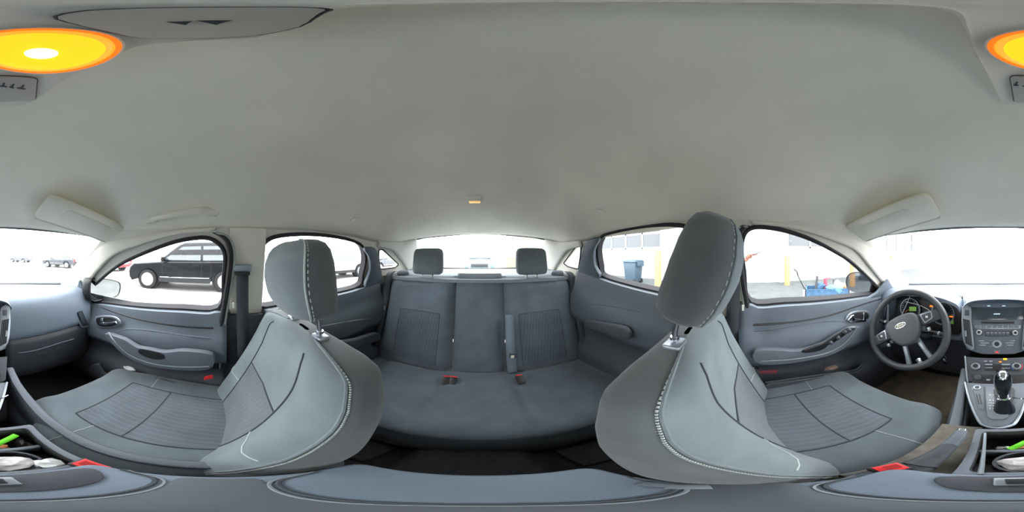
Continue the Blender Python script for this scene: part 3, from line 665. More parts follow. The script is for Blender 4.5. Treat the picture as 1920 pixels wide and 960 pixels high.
for ch, v in (('P', 742), ('R', 752), ('N', 757), ('D', 762), ('S', 767)):
    n_ = Vector(SCN[0]).normalized(); c = on(1856.5, v, SCN); n_ = n_ if n_.z > 0 else -n_
    text('gear_letter', ch, .011, c+n_*.006, (1, 0, 0), (0, .98, -.1), M_white, base)
    plate('gear_mark', [(1861.5, v-.8), (1863, v-.8), (1863, v+.8), (1861.5, v+.8)], SCN, .0006, M_white, base, 0, lift=.0055)
# gear lever
SL = on(1882, 762, SCN); TP = Vector((SL.x-.002, SL.y+.03, -.362)); ax = (TP-SL).normalized()
LV = thing('gear_lever', 'automatic gear lever with shiny black and chrome knob in the console', 'gear lever', SL)
q = lambda a: SL+ax*a
def ovring(c, rx, ry, k=20): return [c+Vector((1, 0, 0))*rx*sup(2*math.pi*i/k, 2.6)+ax.cross(Vector((1, 0, 0)))*ry*sups(2*math.pi*i/k, 2.6) for i in range(k)]
MB().loft([ovring(q(h), a, b) for h, a, b in ((-.01, .030, .040), (.012, .024, .030), (.03, .020, .024), (.045, .017, .02), (.052, .016, .019))]).build('boot', M_gloss, LV)
MB().loft([ovring(q(h), a, b) for h, a, b in ((.050, .020, .022), (.052, .0215, .024), (.056, .0215, .024), (.058, .020, .022))]).build('lever_collar', M_chrome, LV)
MB().loft([ovring(q(h), a, b) for h, a, b in ((.058, .014, .016), (.07, .014, .017), (.085, .017, .021), (.11, .0215, .026), (.135, .0225, .0275), (.155, .020, .025), (.166, .015, .018), (.170, .006, .008))]).build('knob', M_gloss, LV)
MB().loft([ovring(q(h)+Vector((0, -.004, 0)), a, b) for h, a, b in ((.150, .0155, .024), (.163, .014, .020), (.1705, .010, .013), (.173, .004, .005))]).build('knob_top', M_chrome, LV)
for sg in (-1, 1): MB().tube([q(h)+Vector((sg*a, -.006, 0)) for h, a in ((.07, .0145), (.09, .018), (.11, .0215), (.135, .0225), (.155, .020), (.163, .016))], .002, 6).build('knob_trim', M_chrome, LV, keep=False)
o = MB().tube(smooth([q(.055)+Vector((.022, -.01, 0)), q(.05)+Vector((.04, -.015, .004)), q(.045)+Vector((.055, -.01, .003)), q(.045)+Vector((.075, .0, .004))], 6), .0022, 6).build('thin_chain', M_chrome, keep=False); tag(o, 'thin silver chain hooked on the gear lever collar', 'chain')
# cup holder box with clutter
ZC = -.545
CH = PZ(ZC)
x0, x1, y0, y1 = -.022, .105, .135, .292
outer = [Vector((x0-.012, y0-.02, ZC)), Vector((x1+.012, y0-.02, ZC)), Vector((x1+.014, y1+.012, ZC)), Vector((x0-.014, y1+.012, ZC))]
hole = [Vector((x0, y0, ZC)), Vector((x1, y0, ZC)), Vector((x1, y1, ZC)), Vector((x0, y1, ZC))]
ho = rnd(hole, .012)
tr = MB().poly_holes(rnd(outer, .01), [ho], (0, 0, -.02)).build('tray_rim', M_cons, CT, bevel=.003)
mb = MB(); mb.loft([[p for p in ho], [p+Vector((0, 0, -.09)) for p in ho]], cap=False); b = len(mb.v)-len(ho); mb.f.append(tuple(range(b, b+len(ho))))
tw = mb.build('tray_well', M_black, CT, solid=.002)
wire('tray_edge', [(1847, 812), (1845, 840), (1838, 889)], PZ(ZC+.002), .003, M_silver, CT)
MB().lathe((.04, .178, ZC-.088), (0, 0, 1), [(.043, 0), (.043, .06), (.038, .06), (.036, .005), (.001, .004)], 28).build('cup_well', M_dark, tw)
MB().box((.04, .224, ZC-.055), (.062, .006, .03)).build('tray_divider', M_cons, tw, bevel=.004)
o = MB().tube([Vector((.022, .232, ZC-.030)), Vector((.045, .25, ZC-.018)), Vector((.078, .272, ZC-.008))], .0075, 10).build('pen_lighter', mat('bright_green_plastic', (110, 215, 50), .3), keep=False); tag(o, 'bright green plastic lighter lying in the console tray', 'lighter')
crumple('candy_wrapper', (.045, .243, ZC-.05), (.016, .012, .012), mat('orange_wrap', (214, 140, 90), .4), 'small orange wrapper under the green lighter in the tray', 'wrapper', 11)
crumple('crumpled_foil', (.015, .24, ZC-.045), (.014, .012, .012), mat('foil', (180, 184, 180), .3, metal=.6), 'crumpled silver foil beside the green lighter in the tray', 'foil', 12)
crumple('crumpled_receipt', (.035, .175, ZC-.03), (.034, .026, .014), mat('receipt', (196, 190, 190), .7, var=.35, scale=70), 'pale crumpled receipts stuffed into the cup holder', 'receipts', 13)
crumple('plastic_scrap', (.082, .155, ZC-.03), (.018, .02, .014), mat('white_plastic', (225, 230, 230), .3, var=.3, scale=60), 'white plastic scrap at the right corner of the cup holder tray', 'scrap', 14)
crumple('plastic_scrap', (.085, .25, ZC-.055), (.014, .026, .02), M_black, 'black plastic scrap in the right end of the console tray', 'scrap', 15)
# left (driver side) lane with the handbrake
MB().box((-.067, .16, -.585), (.043, .17, .012)).build('handbrake_bed', mat('dusty_plastic', (104, 100, 92), .9, var=.3, scale=40), CT, bevel=.004)
crumple('crumb', on(1825, 848, PZ(-.568)), (.006, .004, .003), M_white, 'white crumb lying beside the handbrake lever', 'crumb', 21)
HBK = thing('handbrake', 'grey handbrake lever with chrome tip and leather boot between seat and tray', 'handbrake', (-.075, .12, -.575))
pa = [Vector((-.080, .075, -.572)), Vector((-.077, .12, -.562)), Vector((-.070, .17, -.545)), Vector((-.062, .22, -.525)), Vector((-.055, .268, -.508))]
def elring(c, rx, rz, k=16): return [c+Vector((rx*sup(2*math.pi*i/k, 2.8), 0, rz*sups(2*math.pi*i/k, 2.8))) for i in range(k)]
MB().loft([elring(p, a, b) for p, a, b in zip(pa[:4], (.026, .023, .017, .013), (.014, .016, .014, .012))]).build('boot', mat('boot_leather', (72, 76, 82), .55, var=.15, scale=50, bump=.5, bscale=200), HBK)
MB().loft([elring(p, a, b) for p, a, b in zip([pa[2]+Vector((0, .01, .004)), pa[3], pa[4]-Vector((0, .01, .002)), pa[4]], (.012, .0135, .0125, .011), (.011, .012, .0115, .010))]).build('lever_grip', M_cons, HBK)
MB().loft([elring(p, a, b) for p, a, b in zip([pa[4]-Vector((0, .002, 0)), pa[4]+Vector((0, .006, .002)), pa[4]+Vector((0, .010, .003))], (.0105, .009, .005), (.0095, .008, .004))]).build('release_button', M_chrome, HBK)
for t in (.0, .35, .7): MB().tube([p+Vector((0, 0, .0005)) for p in elring(pa[0].lerp(pa[2], t), .0265-.009*t, .0168-.0015*t)[:9]], .0016, 5).build('boot_fold', M_black, HBK, keep=False)
# armrest under the camera
ar = rnd([Vector((-.093+.01, .116, -.53)), Vector((.107, .116, -.53)), Vector((.112, -.115, -.53)), Vector((-.095+.005, -.115, -.53))], .022, 5)
AR = MB().prism(ar, (0, 0, .03)).build('armrest_lid', M_lid, CT, bevel=.006, seg=3)
for y, m_, r in ((.036, M_seam, .0022), (.030, M_silver, .0015), (-.019, M_silver, .0015), (-.024, M_seam, .0018)):
    P = smooth([Vector((-.092+.006, y+.045*(1 if y > 0 else -1), -.4995)), Vector((-.072, y+.006*(1 if y > 0 else -1), -.4992)), Vector((-.03, y, -.499)), Vector((.03, y, -.499)), Vector((.09, y+.006*(1 if y > 0 else -1), -.4992)), Vector((.108, y+.045*(1 if y > 0 else -1), -.4995))], 6)
    MB().tube(P, r, 6).build('lid_line', m_, AR, keep=False)
MB().prism(rnd([Vector((-.088, .032, -.5)), Vector((.104, .032, -.5)), Vector((.104, -.021, -.5)), Vector((-.088, -.021, -.5))], .01), (0, 0, .0012)).build('lid_band', mat('band_grey', (82, 88, 94), .6), AR, bevel=.0005)
lt = MB().prism(smooth([Vector((-.035, .105, -.5)), Vector((-.022, .072, -.5)), Vector((.01, .060, -.5)), Vector((.05, .062, -.5)), Vector((.08, .075, -.5)), Vector((.09, .105, -.5)), Vector((.03, .112, -.5))], 4, True), (0, 0, .004)).build('latch_recess', M_dark, AR, bevel=.003)
MB().box((.013, .092, -.494), (.014, .012, .004)).build('latch_button', M_silver, lt, bevel=.002)
MB().box((.013, .092, -.489), (.007, .008, .003)).build('latch_catch', M_black, lt, bevel=.001)
rp = on(1290, 913, PZ(-.497)); MB().box(rp, (.007, .011, .002), Matrix.Rotation(.3, 3, 'Z')).build('hinge_clip', M_silver, AR, bevel=.001); MB().box(rp+Vector((0.0, -.018, 0)), (.006, .008, .002)).build('hinge_clip', M_cons, AR, bevel=.001)

# ================================================================== STEERING WHEEL
WC = Vector((-.365, .60, -.34)); wn = Vector((0, -.906, .423)); ex = Vector((1, 0, 0)); ey = wn.cross(ex)*1.0
if ey.z < 0: ey = -ey
ROT = math.radians(36); wx = ex*math.cos(ROT)+ey*math.sin(ROT); wy = -ex*math.sin(ROT)+ey*math.cos(ROT)
WT = thing('steering_wheel', 'black leather steering wheel turned to the left, with oval emblem', 'steering wheel', WC)
def wp(a, b, h=0.): return WC+wx*a+wy*b+wn*h
ring = [wp(.183*math.cos(t*math.pi/36), .183*math.sin(t*math.pi/36)) for t in range(72)]
rm = MB().tube(ring, .0165, 14, closed=True).build('rim', mat('black_leather', (58, 60, 63), .45, var=.1, scale=30, bump=.4, bscale=500), WT)
MB().prism(smooth([wp(-.082, .02, -.01), wp(-.07, .052, -.01), wp(-.03, .066, -.01), wp(.03, .066, -.01), wp(.07, .052, -.01), wp(.082, .02, -.01), wp(.068, -.03, -.01), wp(.035, -.07, -.01), wp(0, -.078, -.01), wp(-.035, -.07, -.01), wp(-.068, -.03, -.01)], 4, True), wn*.045).build('hub', mat('hub_plastic', (72, 75, 80), .55, bump=.15, bscale=900), WT, bevel=.014, seg=4)
MB().prism([wp(-.075, .04, -.012), wp(-.06, -.015, -.012), wp(-.12, -.022, -.012), wp(-.178, -.03, -.012), wp(-.18, .02, -.012), wp(-.12, .035, -.012)], wn*.022).build('spoke', M_dark, WT, bevel=.006)
MB().prism([wp(.075, .04, -.012), wp(.06, -.015, -.012), wp(.12, -.022, -.012), wp(.178, -.03, -.012), wp(.18, .02, -.012), wp(.12, .035, -.012)], wn*.022).build('spoke', M_dark, WT, bevel=.006)
for sg in (-1, 1):
    MB().prism([wp(sg*.02, -.06, -.014), wp(sg*.042, -.055, -.014), wp(sg*.05, -.12, -.014), wp(sg*.062, -.172, -.014), wp(sg*.04, -.178, -.014), wp(sg*.032, -.12, -.014)], wn*.018).build('lower_spoke', M_silver, WT, bevel=.005)
    c = (sg*.118, .008)
    pad_ = MB().prism(rnd([wp(c[0]-sg*.026, c[1]+.026, .008), wp(c[0]+sg*.030, c[1]+.016, .008), wp(c[0]+sg*.022, c[1]-.016, .008), wp(c[0]-sg*.022, c[1]-.022, .008)], .006), wn*.005).build('button_pad', M_silver, WT, bevel=.001)
    MB().prism(rnd([wp(c[0]-sg*.020, c[1]+.020, .012), wp(c[0]+sg*.023, c[1]+.012, .012), wp(c[0]+sg*.017, c[1]-.012, .012), wp(c[0]-sg*.017, c[1]-.017, .012)], .005), wn*.003).build('thumb_button', M_dark, pad_, bevel=.001)
    MB().box(wp(c[0], c[1], .0155), (.005, .002, .004)).build('button_mark', M_white, pad_, keep=False)
    for j in range(2):
        MB().prism([wp(sg*(.075+.02*j), -.026-.01*j, .0), wp(sg*(.09+.02*j), -.026-.01*j, .0), wp(sg*(.088+.02*j), -.042-.01*j, .0), wp(sg*(.073+.02*j), -.042-.01*j, .0)], wn*.01).build('cruise_button', M_silver if j else M_dark, WT, bevel=.002)
MB().box(wp(0.0, -.165, .0), (.012, .018, .006), Matrix((wx, wy, wn)).transposed()).build('chrome_insert', M_chrome, WT, bevel=.002)
em = MB().loft([[wp((.030*k_)*math.cos(2*math.pi*i/32), .038+(.0125*k_)*math.sin(2*math.pi*i/32)-.02, h) for i in range(32)] for k_, h in ((1, .034), (1, .037), (.93, .038), (.9, .037))]).build('emblem', M_chrome, WT)
MB().loft([[wp(.026*math.cos(2*math.pi*i/32), .018+.0098*math.sin(2*math.pi*i/32), h) for i in range(32)] for h in (.036, .0382)]).build('emblem_oval', mat('emblem_gold_grey', (120, 116, 96), .4, metal=.3), em)
text('emblem_script', 'Ford', .0155, wp(0, .018, .0385), wx, wy, M_white, em, ext=.0008, shear=.35)
# column, stalks, keys
MB().loft([elring(WC-wn*a+Vector((0, 0, 0)), r, r*.9) for a, r in ((.015, .045), (.04, .055), (.12, .06), (.2, .062))]).build('steering_column', M_dark, DT)
for sg, lab in ((-1, 'wiper'), (1, 'signal')):
    a = WC-wn*.055+Vector((sg*.045, 0, 0)); MB().tube([a, a+Vector((sg*.06, -.004, .012)), a+Vector((sg*.125, -.02, .016))], lambda t: .007+.003*t, 8).build('column_stalk', M_black, DT)
    MB().tube([a+Vector((sg*.09, -.011, .015)), a+Vector((sg*.098, -.013, .015))], .0105, 10).build('stalk_ring', M_silver, DT, keep=False)
for P in ([(1706, 556), (1700, 570), (1690, 592), (1683, 608)], [(1698, 566), (1720, 571), (1738, 579), (1750, 589)]):
    wire('white_line', P, PY(.74), .0016, M_white, IC)  # two thin white lines in front of the instrument cluster
KY = thing('car_keys', 'bunch of keys with a black fob hanging below the steering wheel', 'keys', on(1765, 672, PY(.62)))
a = on(1768, 666, PY(.64)); MB().tube([a+Vector((.014*math.cos(i*.524), 0, .014*math.sin(i*.524)-.014)) for i in range(12)], .0012, 5, closed=True).build('key_ring', M_chrome, KY, keep=False)
MB().box(a+Vector((-.012, .0, -.034)), (.009, .005, .018), Matrix.Rotation(.4, 3, 'Y')).build('key_fob', M_black, KY, bevel=.003)
MB().box(a+Vector((.006, .0, -.038)), (.008, .0015, .016), Matrix.Rotation(-.5, 3, 'Y')).build('key', M_chrome, KY, bevel=.0006)
MB().box(a+Vector((-.026, .0, -.028)), (.010, .0015, .006), Matrix.Rotation(.5, 3, 'Y')).build('key_tag', M_white, KY, bevel=.0006)
MB().tube([Vector((-.22, .735, -.385)), a+Vector((0, 0, 0))], .007, 10).build('ignition_barrel', M_black, DT)

# ================================================================== SEATS
def front_seat(s, label, P):
    T = thing('front_seat', label, 'car seat', (P['x'], .2, -.95))
    X = P['x']; K = 48
    def angs(k=K): return [2*math.pi*i/k for i in range(k)]
    WD = [(0, .25), (.2, .262), (.45, .268), (.62, .266), (.78, .266), (.9, .26), (1, .246)]
    def sec(t, over=0.):
        c = P['bot'].lerp(P['top'], t)+Vector((0, -.012*math.sin(math.pi*t), 0)); w = interp(WD, t)
        w *= P.get('w', 1.); fd = .055+.012*math.sin(math.pi*min(1, t*1.2)); bd = .046+.020*sst(0, .55, t)-.010*t
        sh = 1.0
        pts = []
        for a in angs():
            cx = sup(a, 3.6); sy = sups(a, 2.4 if math.sin(a) > 0 else 3.2)
            y = (fd if sy > 0 else bd)*sy
            if sy > 0: y += (.038*(1-.75*t*t))*sst(.45, .8, abs(cx))*sy**.5-.012*(1-sst(0, .6, abs(cx)))
            pts.append(c+Vector((w*cx, y*sh, 0)))
        return pts
    N = 30
    secs = [sec(i/N) for i in range(N+1)]
    # rounded shoulder
    last = secs[-1]; c = sum(last, Vector((0, 0, 0)))/K; up = (P['top']-P['bot']).normalized()
    for k_, h in ((.97, .012), (.9, .021), (.78, .028), (.6, .033), (.35, .036), (.1, .037)):
        secs.append([c+(p-c)*k_+up*h for p in last])
    front = [i for i in range(K) if math.sin(2*math.pi*i/K) > .60]
    i0, i1 = front[0]-1, front[-1]+1
    fr_rows = [[r[i] for i in range(i0, i1+1)] for r in secs]
    bk_rows = [[r[i % K] for i in range(i1, K+i0+1)] for r in secs]
    mid = [i for i in range(len(fr_rows[0])) if abs((fr_rows[5][i]-P['bot']).x)/.26 < .50]
    m0, m1 = mid[0], mid[-1]
    ck = [j for j in range(len(secs)) if j <= int(N*.66)]
    off = lambda p, j, i: p
    back = MB().grid(bk_rows).build('backrest_shell', M_shell, T)
    fmesh = MB(); n = len(fr_rows[0]); fs = []
    for j in range(len(fr_rows)-1):
        for i in range(n-1):
            if m0 <= i < m1 and j < ck[-1]: continue
            fs.append((j*n+i, j*n+i+1, (j+1)*n+i+1, (j+1)*n+i))
    fmesh.add([p for r in fr_rows for p in r], fs); frm = fmesh.build('backrest_front', M_seat, T)
    ins = MB().grid([r[m0:m1+1] for r in fr_rows[:ck[-1]+1]]).build('backrest_insert', M_seatin, T)
    # piping along the seam and dark lines round the insert
    for e in (i0, i1):
        MB().tube([r[e % K]+Vector((0, .0, 0)) for r in secs[:-1]], .0032, 6).build('seam_piping', M_seat, T, keep=False)
        mb = MB(); nb = e+1 if e == i1 else e-1; path = [r[e % K].lerp(r[nb % K], .45)+Vector((math.copysign(.0022, r[e % K].x-X), .0012, 0)) for r in secs[:-2]]
        for j in range(len(path)-1):
            for q_ in range(3): mb.tube([path[j].lerp(path[j+1], q_/3+.05), path[j].lerp(path[j+1], q_/3+.24)], .0017, 5)
        stuff(mb.build('seam_stitching', M_stitch, T, keep=False))
    for e in (m0, m1): MB().tube([r[e]+Vector((0, .0008, 0)) for r in fr_rows[:-4]], .0022, 5).build('panel_seam', M_seam, T, keep=False)
    MB().tube([p+Vector((0, .0008, .0)) for p in fr_rows[ck[-1]][m0:m1+1]], .0022, 5).build('panel_seam', M_seam, T, keep=False)
    # curved bolster stitch
    j = int(N*.42)
    MB().tube([p+Vector((0, .001, 0)) for p in fr_rows[j][1:m0+1]], .0018, 5).build('bolster_stitch', M_stitch, T, keep=False)
    MB().tube([p+Vector((0, .001, 0)) for p in fr_rows[j][m1:-1]], .0018, 5).build('bolster_stitch', M_stitch, T, keep=False)
    MB().tube([p+Vector((0, -.001, 0)) for p in bk_rows[6]], .0022, 5).build('shell_hem', M_black, T, keep=False)
    # cushion
    C0 = P['cush']; y0, y1, zt = C0; rows = []; L = y1-y0
    def csec(t):
        y = y0+L*t; w = .245+.018*math.sin(math.pi*min(1, t*1.1))-.035*max(0, t-.75)*4*.6
        top = zt-.03*(1-t)+(-.0 if t < .85 else 0); th = .13
        pts = []
        for a in angs():
            cx = sup(a, 3.0); sz = sups(a, 2.6); z = (sz*th/2)
            if sz > 0: z += (.022*sst(.5, .82, abs(cx))-.006)*sz**.5
            pts.append(Vector((X+w*cx, y, top-th/2+z)))
        return pts
    cs = [csec(i/24) for i in range(25)]; last = cs[-1]; c = sum(last, Vector((0, 0, 0)))/K
    for k_, h in ((.985, .010), (.94, .022), (.86, .033), (.72, .042), (.5, .048), (.2, .051)): cs.append([Vector((c.x+(p.x-c.x)*(1-(1-k_)*.45), p.y+h, c.z-.012*(1-k_)*3+(p.z-c.z)*k_)) for p in last])
    cs = cs[::-1]; cs = cs[::-1]
    cb = MB().loft(cs); cu = cb.build('seat_cushion', M_cush, T)
    # insert on the cushion
    def topi(r, a): return r[a]
    tops = [i for i in range(K) if 0 < i < K//2]
    mi = [i for i in tops if abs(cs[10][i].x-X) < .148]
    rws = [[r[i]+Vector((0, 0, .0015)) for i in mi] for r in cs[1:20]]
    MB().grid(rws).build('cushion_insert', M_seatin, T, keep=False)
    for e in (0, -1): MB().tube([r[e] for r in rws], .0025, 5).build('cushion_seam', M_seam, T, keep=False)
    MB().tube(rws[-1], .0025, 5).build('cushion_seam', M_seam, T, keep=False)
    MB().tube(rws[10], .0022, 5).build('cushion_seam', M_seam, T, keep=False)
    for sg in (0, 1):
        e = mi[0] if sg == 0 else mi[-1]; rng = range(1, e+1) if sg == 0 else range(e, K//2)
        MB().tube([cs[15][i]+Vector((0, 0, .001)) for i in rng], .0014, 5).build('bolster_stitch', M_stitch, T, keep=False)
    # plastic side valance, rails
    for sg in (-1, 1):
        MB().box((X+sg*.238, (y0+y1)/2-.03, zt-.165), (.018, .19, .05)).build('side_valance', M_dark, T, bevel=.012)
        MB().box((X+sg*.18, (y0+y1)/2-.02, -.90), (.02, .24, .05)).build('seat_rail', M_black, T, bevel=.004)
    MB().box((X, (y0+y1)/2, zt-.2), (.2, .19, .07)).build('seat_base', M_black, T, bevel=.01)
    # headrest
    h = P['head']; hc = h['c']; up = Vector((0, math.sin(h['lean']), math.cos(h['lean']))); fw = Vector((0, math.cos(h['lean']), -math.sin(h['lean'])))
    HR = []
    prof = [(-1.0, .30, .30), (-.985, .55, .5), (-.93, .78, .72), (-.8, .92, .9), (-.5, .99, 1.0), (0, 1.0, 1.04), (.4, .98, .98), (.7, .92, .85), (.86, .82, .70), (.95, .66, .5), (.99, .45, .3), (1.0, .2, .12)]
    fine = []
    for (a, b), in zip(zip(prof, prof[1:])): fine += [tuple(a[q_]+(b[q_]-a[q_])*k_/3 for q_ in range(3)) for k_ in range(3)]
    fine.append(prof[-1])
    for t, kw, kd in fine:
        cc = hc+up*(h['h']*t)+fw*(.012*math.cos(t*1.4))
        HR.append([cc+Vector((h['w']*kw*sup(a, 2.9), 0, 0))+fw*(h['d']*kd*sups(a, 2.5)*(1.0 if math.sin(a) > 0 else .9)) for a in angs(40)])
    ff = [i for i in range(40) if math.sin(2*math.pi*i/40) > h['seam']]; a0, a1 = ff[0]-1, ff[-1]+1
    hb = MB().grid([[r[i % 40] for i in range(a1, 40+a0+1)] for r in HR]).build('headrest', M_shell, T)
    MB().grid([[r[i] for i in range(a0, a1+1)] for r in HR]).build('headrest_face', M_seat, hb)
    for e in (a0, a1):
        MB().tube([r[e]+(r[e]-hc)*.004 for r in HR[1:-1]], .0024, 6).build('headrest_seam', M_seat if s < 0 else M_stitch, hb, keep=False)
        mb = MB(); nb = e+1 if e == a1 else e-1; path = [r[e].lerp(r[nb % 40], .5)+Vector((math.copysign(.0018, r[e].x-hc.x), 0, 0)) for r in HR[2:-2]]
        for j in range(len(path)-1): mb.tube([path[j], path[j].lerp(path[j+1], .5)], .0013, 4)
        stuff(mb.build('headrest_stitching', M_stitch, hb, keep=False))
    zt_ = P['top']+(P['top']-P['bot']).normalized()*.034
    for sg in (-1, 1):
        b0 = Vector((X+sg*.075, zt_.y-.004, zt_.z)); t0 = hc+Vector((sg*.075, 0, 0))-up*(h['h']*.93)
        b0 = Vector((t0.x, b0.y, b0.z))
        MB().tube([b0-Vector((0, 0, .01)), b0+(t0-b0)*.5, t0+up*.03], .0062, 10).build('headrest_post', M_chrome, T, keep=False)
        c_ = b0+Vector((0, 0, -.002)); gx = .019 if s > 0 else .023
        MB().prism(rnd([c_+Vector((x, y, 0)) for x, y in ((-gx, -gx*.75), (gx, -gx*.75), (gx, gx*.75), (-gx, gx*.75))], .007), (0, 0, .011)).build('post_guide', M_silver, T, bevel=.003)
        MB().tube([c_+(t0-b0)*.25, c_+(t0-b0)*.36], .0095, 10).build('post_collar', M_chrome, T, keep=False)
    return T, [back, frm, ins, cu]
PS_ = front_seat(1, 'front passenger seat in grey cloth with pale stitching, beside the black car outside', dict(x=.385, w=.98, bot=Vector((.385, -.03, -.66)), top=Vector((.385, -.185, -.235)), cush=(-.02, .43, -.592),
    head=dict(c=Vector((.385, -.185, -.052)), lean=.10, h=.092, w=.135, d=.068, seam=.5)))
DS_ = front_seat(-1, 'driver seat in grey cloth with raised tilted headrest behind the steering wheel', dict(x=-.352, w=1.01, bot=Vector((-.352, .035, -.64)), top=Vector((-.352, -.10, -.215)), cush=(.0, .38, -.565),
    head=dict(c=Vector((-.352, -.078, -.022)), lean=.36, h=.108, w=.13, d=.070, seam=.75)))

# ------------------------------------------------------------------ rear bench
RT = thing('rear_bench', 'wide grey cloth rear bench seat with two headrests under the rear window', 'rear seat', (XC, -.7, -.95))
def bulge(x):
    ax_ = abs(x)
    if ax_ < .145: return .030*(1-(ax_/.145)**4)-.0
    k_ = (ax_-.385)/.235
    b_ = .036*(1-min(1, abs(k_))**5)
    b_ += .020*sst(.25, .75, abs(k_))*(1-sst(.85, 1, abs(k_)))
    return b_
def rb_pt(x, t):      # t 0 bottom .. 1 top
    y = -.845-.175*t; z = -.72+.585*t
    e = bulge(x)
    if t > .9: q_ = (t-.9)/.1; y -= .055*q_*q_; e *= (1-q_*.7)
    if t < .1: e *= .6+.4*t/.1
    if abs(x) < .145 and t > .88: z += .018*math.sin((t-.88)/.12*math.pi/2)
    xx = x*(1-.06*max(0, t-.5)) if abs(x) > .3 else x
    return Vector((xx+XC, y+e, z))
TS = [i/36 for i in range(37)]
def bench_part(name, xa, xb, n, m, keep=True):
    rows = [[rb_pt(xa+(xb-xa)*i/n, t) for i in range(n+1)] for t in TS]
    rows.append([Vector((p.x, -1.12, -.15)) for p in rows[-1]])
    return MB().grid(rows).build(name, m, RT, solid=.004)
rbl = bench_part('backrest', .147, .62, 30, M_rear); rbr = bench_part('backrest', -.62, -.147, 30, M_rear); rbc = bench_part('centre_backrest', -.143, .143, 20, M_rear)
for s in (1, -1):
    rows = [[rb_pt(s*(.225+.26*i/16)*1., t)+Vector((0, .0025, 0)) for i in range(17)] for t in TS if .08 < t < .64]
    MB().grid(rows).build('backrest_insert', M_rearin, RT, keep=False)
    edge = [r[0] for r in rows]+rows[-1]+[r[-1] for r in rows[::-1]]
    MB().tube(edge, .002, 5).build('insert_seam', M_seam, RT, keep=False)
    # side bolster at the door
    mb = MB(); rr = []
    for j in range(16):
        t = j/15; c = Vector((s*(.655-.03*t)+XC, -.86-.15*t, -.70+.54*t)); k_ = min(1, 4*t+.4)*min(1, (1.02-t)*6)
        rr.append([c+Vector((.045*k_*sup(2*math.pi*i/20, 2.3), .055*k_*sups(2*math.pi*i/20, 2.3), 0)) for i in range(20)])
    mb.loft(rr).build('side_bolster', M_rear, RT)
# cushion
def rc_pt(x, t):
    tab_y = [(0, -.87), (.1, -.80), (.5, -.58), (.8, -.41), (.9, -.365), (.96, -.345), (1, -.345)]
    y = interp(tab_y, t); z = -.715+.018*sst(0, .7, t); z -= .012*(1-sst(.0, .12, t))
    if t > .8: q_ = (t-.8)/.2; z -= .05*q_**2.2
    ax_ = abs(x); z += .010*(1-sst(.12, .165, ax_))*sst(.1, .3, t)-.010*math.exp(-((ax_-.165)/.008)**2)*(t < .9); z -= .012*math.exp(-((ax_-.40)/.14)**2)*math.sin(math.pi*min(1, t*1.1))
    if ax_ > .56: z -= .03*sst(.56, .64, ax_)
    return Vector((x+XC, y, z))
rows = [[rc_pt(-.64+1.28*i/90, t) for i in range(91)] for t in [j/30 for j in range(31)]]
for dz in (-.06, -.13): rows.append([Vector((p.x, -.35-dz*.3+(-.02), p.z+dz)) for p in rows[30]])
rcu = MB().grid(rows).build('bench_cushion', M_rear, RT, solid=.004)
for s in (1, -1):
    MB().tube([rc_pt(s*.165, j/30)+Vector((0, 0, .0)) for j in range(3, 28)], .003, 5).build('cushion_seam', M_seam, RT, keep=False)
    # headrest
    c = Vector((s*.34+XC, -1.035, -.035)); R_ = []
    for t, kw, kd in [(-1, .5, .4), (-.96, .82, .75), (-.85, .95, .92), (-.5, 1, 1), (.2, .98, 1), (.7, .95, .95), (.9, .86, .8), (.98, .7, .5), (1, .45, .3)]:
        R_.append([c+Vector((.107*kw*sup(2*math.pi*i/32, 4), .045*kd*sups(2*math.pi*i/32, 2.6)-.012*t, .088*t)) for i in range(32)])
    MB().loft(R_).build('headrest', mat('rear_headrest_cloth', (100, 108, 112), .9, var=.08, scale=20, bump=.3, bscale=900), RT)
    for q_ in (-.035, .035):
        MB().tube([c+Vector((q_, 0, -.07)), c+Vector((q_, .012, -.125))], .006, 8).build('headrest_post', M_chrome, RT, keep=False)
        MB().lathe(c+Vector((q_, .012, -.118)), (0, 0, 1), [(.014, 0), (.013, .006), (.002, .007)], 14).build('post_guide', M_black, RT, keep=False)
# ------------------------------------------------------------------ belts and buckles
def strap(name, path, w, wd, m, parent, th=.0015):
    P = smooth([Vector(p) for p in path], 6); wd = Vector(wd).normalized()*w/2; rows = [[p-wd, p, p+wd] for p in P]
    return MB().grid(rows).build(name, m, parent, solid=th, keep=False)
for s, lab in ((1, 'dark seat belt hanging on the pale pillar beside the front passenger seat'), (-1, 'dark driver seat belt hanging on the pillar behind the driver door')):
    u = 455 if s == 1 else 1375
    a = on(u, 503, PX(s*.585+XC)); T = thing('seat_belt', lab, 'seat belt', a)
    g = MB().prism(rnd([a+Vector((0, -.034, -.014)), a+Vector((0, .034, -.014)), a+Vector((0, .036, .014)), a+Vector((0, -.036, .014))], .01), (s*.03, 0, 0)).build('belt_guide', M_silver, T, bevel=.005)
    MB().box(a+Vector((s*.01, 0, -.02)), (.014, .028, .006)).build('guide_slot', M_black, g, bevel=.002)
    strap('webbing', [a+Vector((s*.004, 0, -.012)), a+Vector((s*.012, 0, -.1)), a+Vector((s*.03, -.004, -.25)), a+Vector((s*.045, -.006, -.42))], .046, (0, 1, 0), M_belt, T)
    c = a+Vector((s*.036, .02, -.19)); 
    MB().box((a.x+s*.022, a.y+.034, a.z-.15), (.002, .004, .012)).build('belt_stop', M_lens, T, bevel=.001)
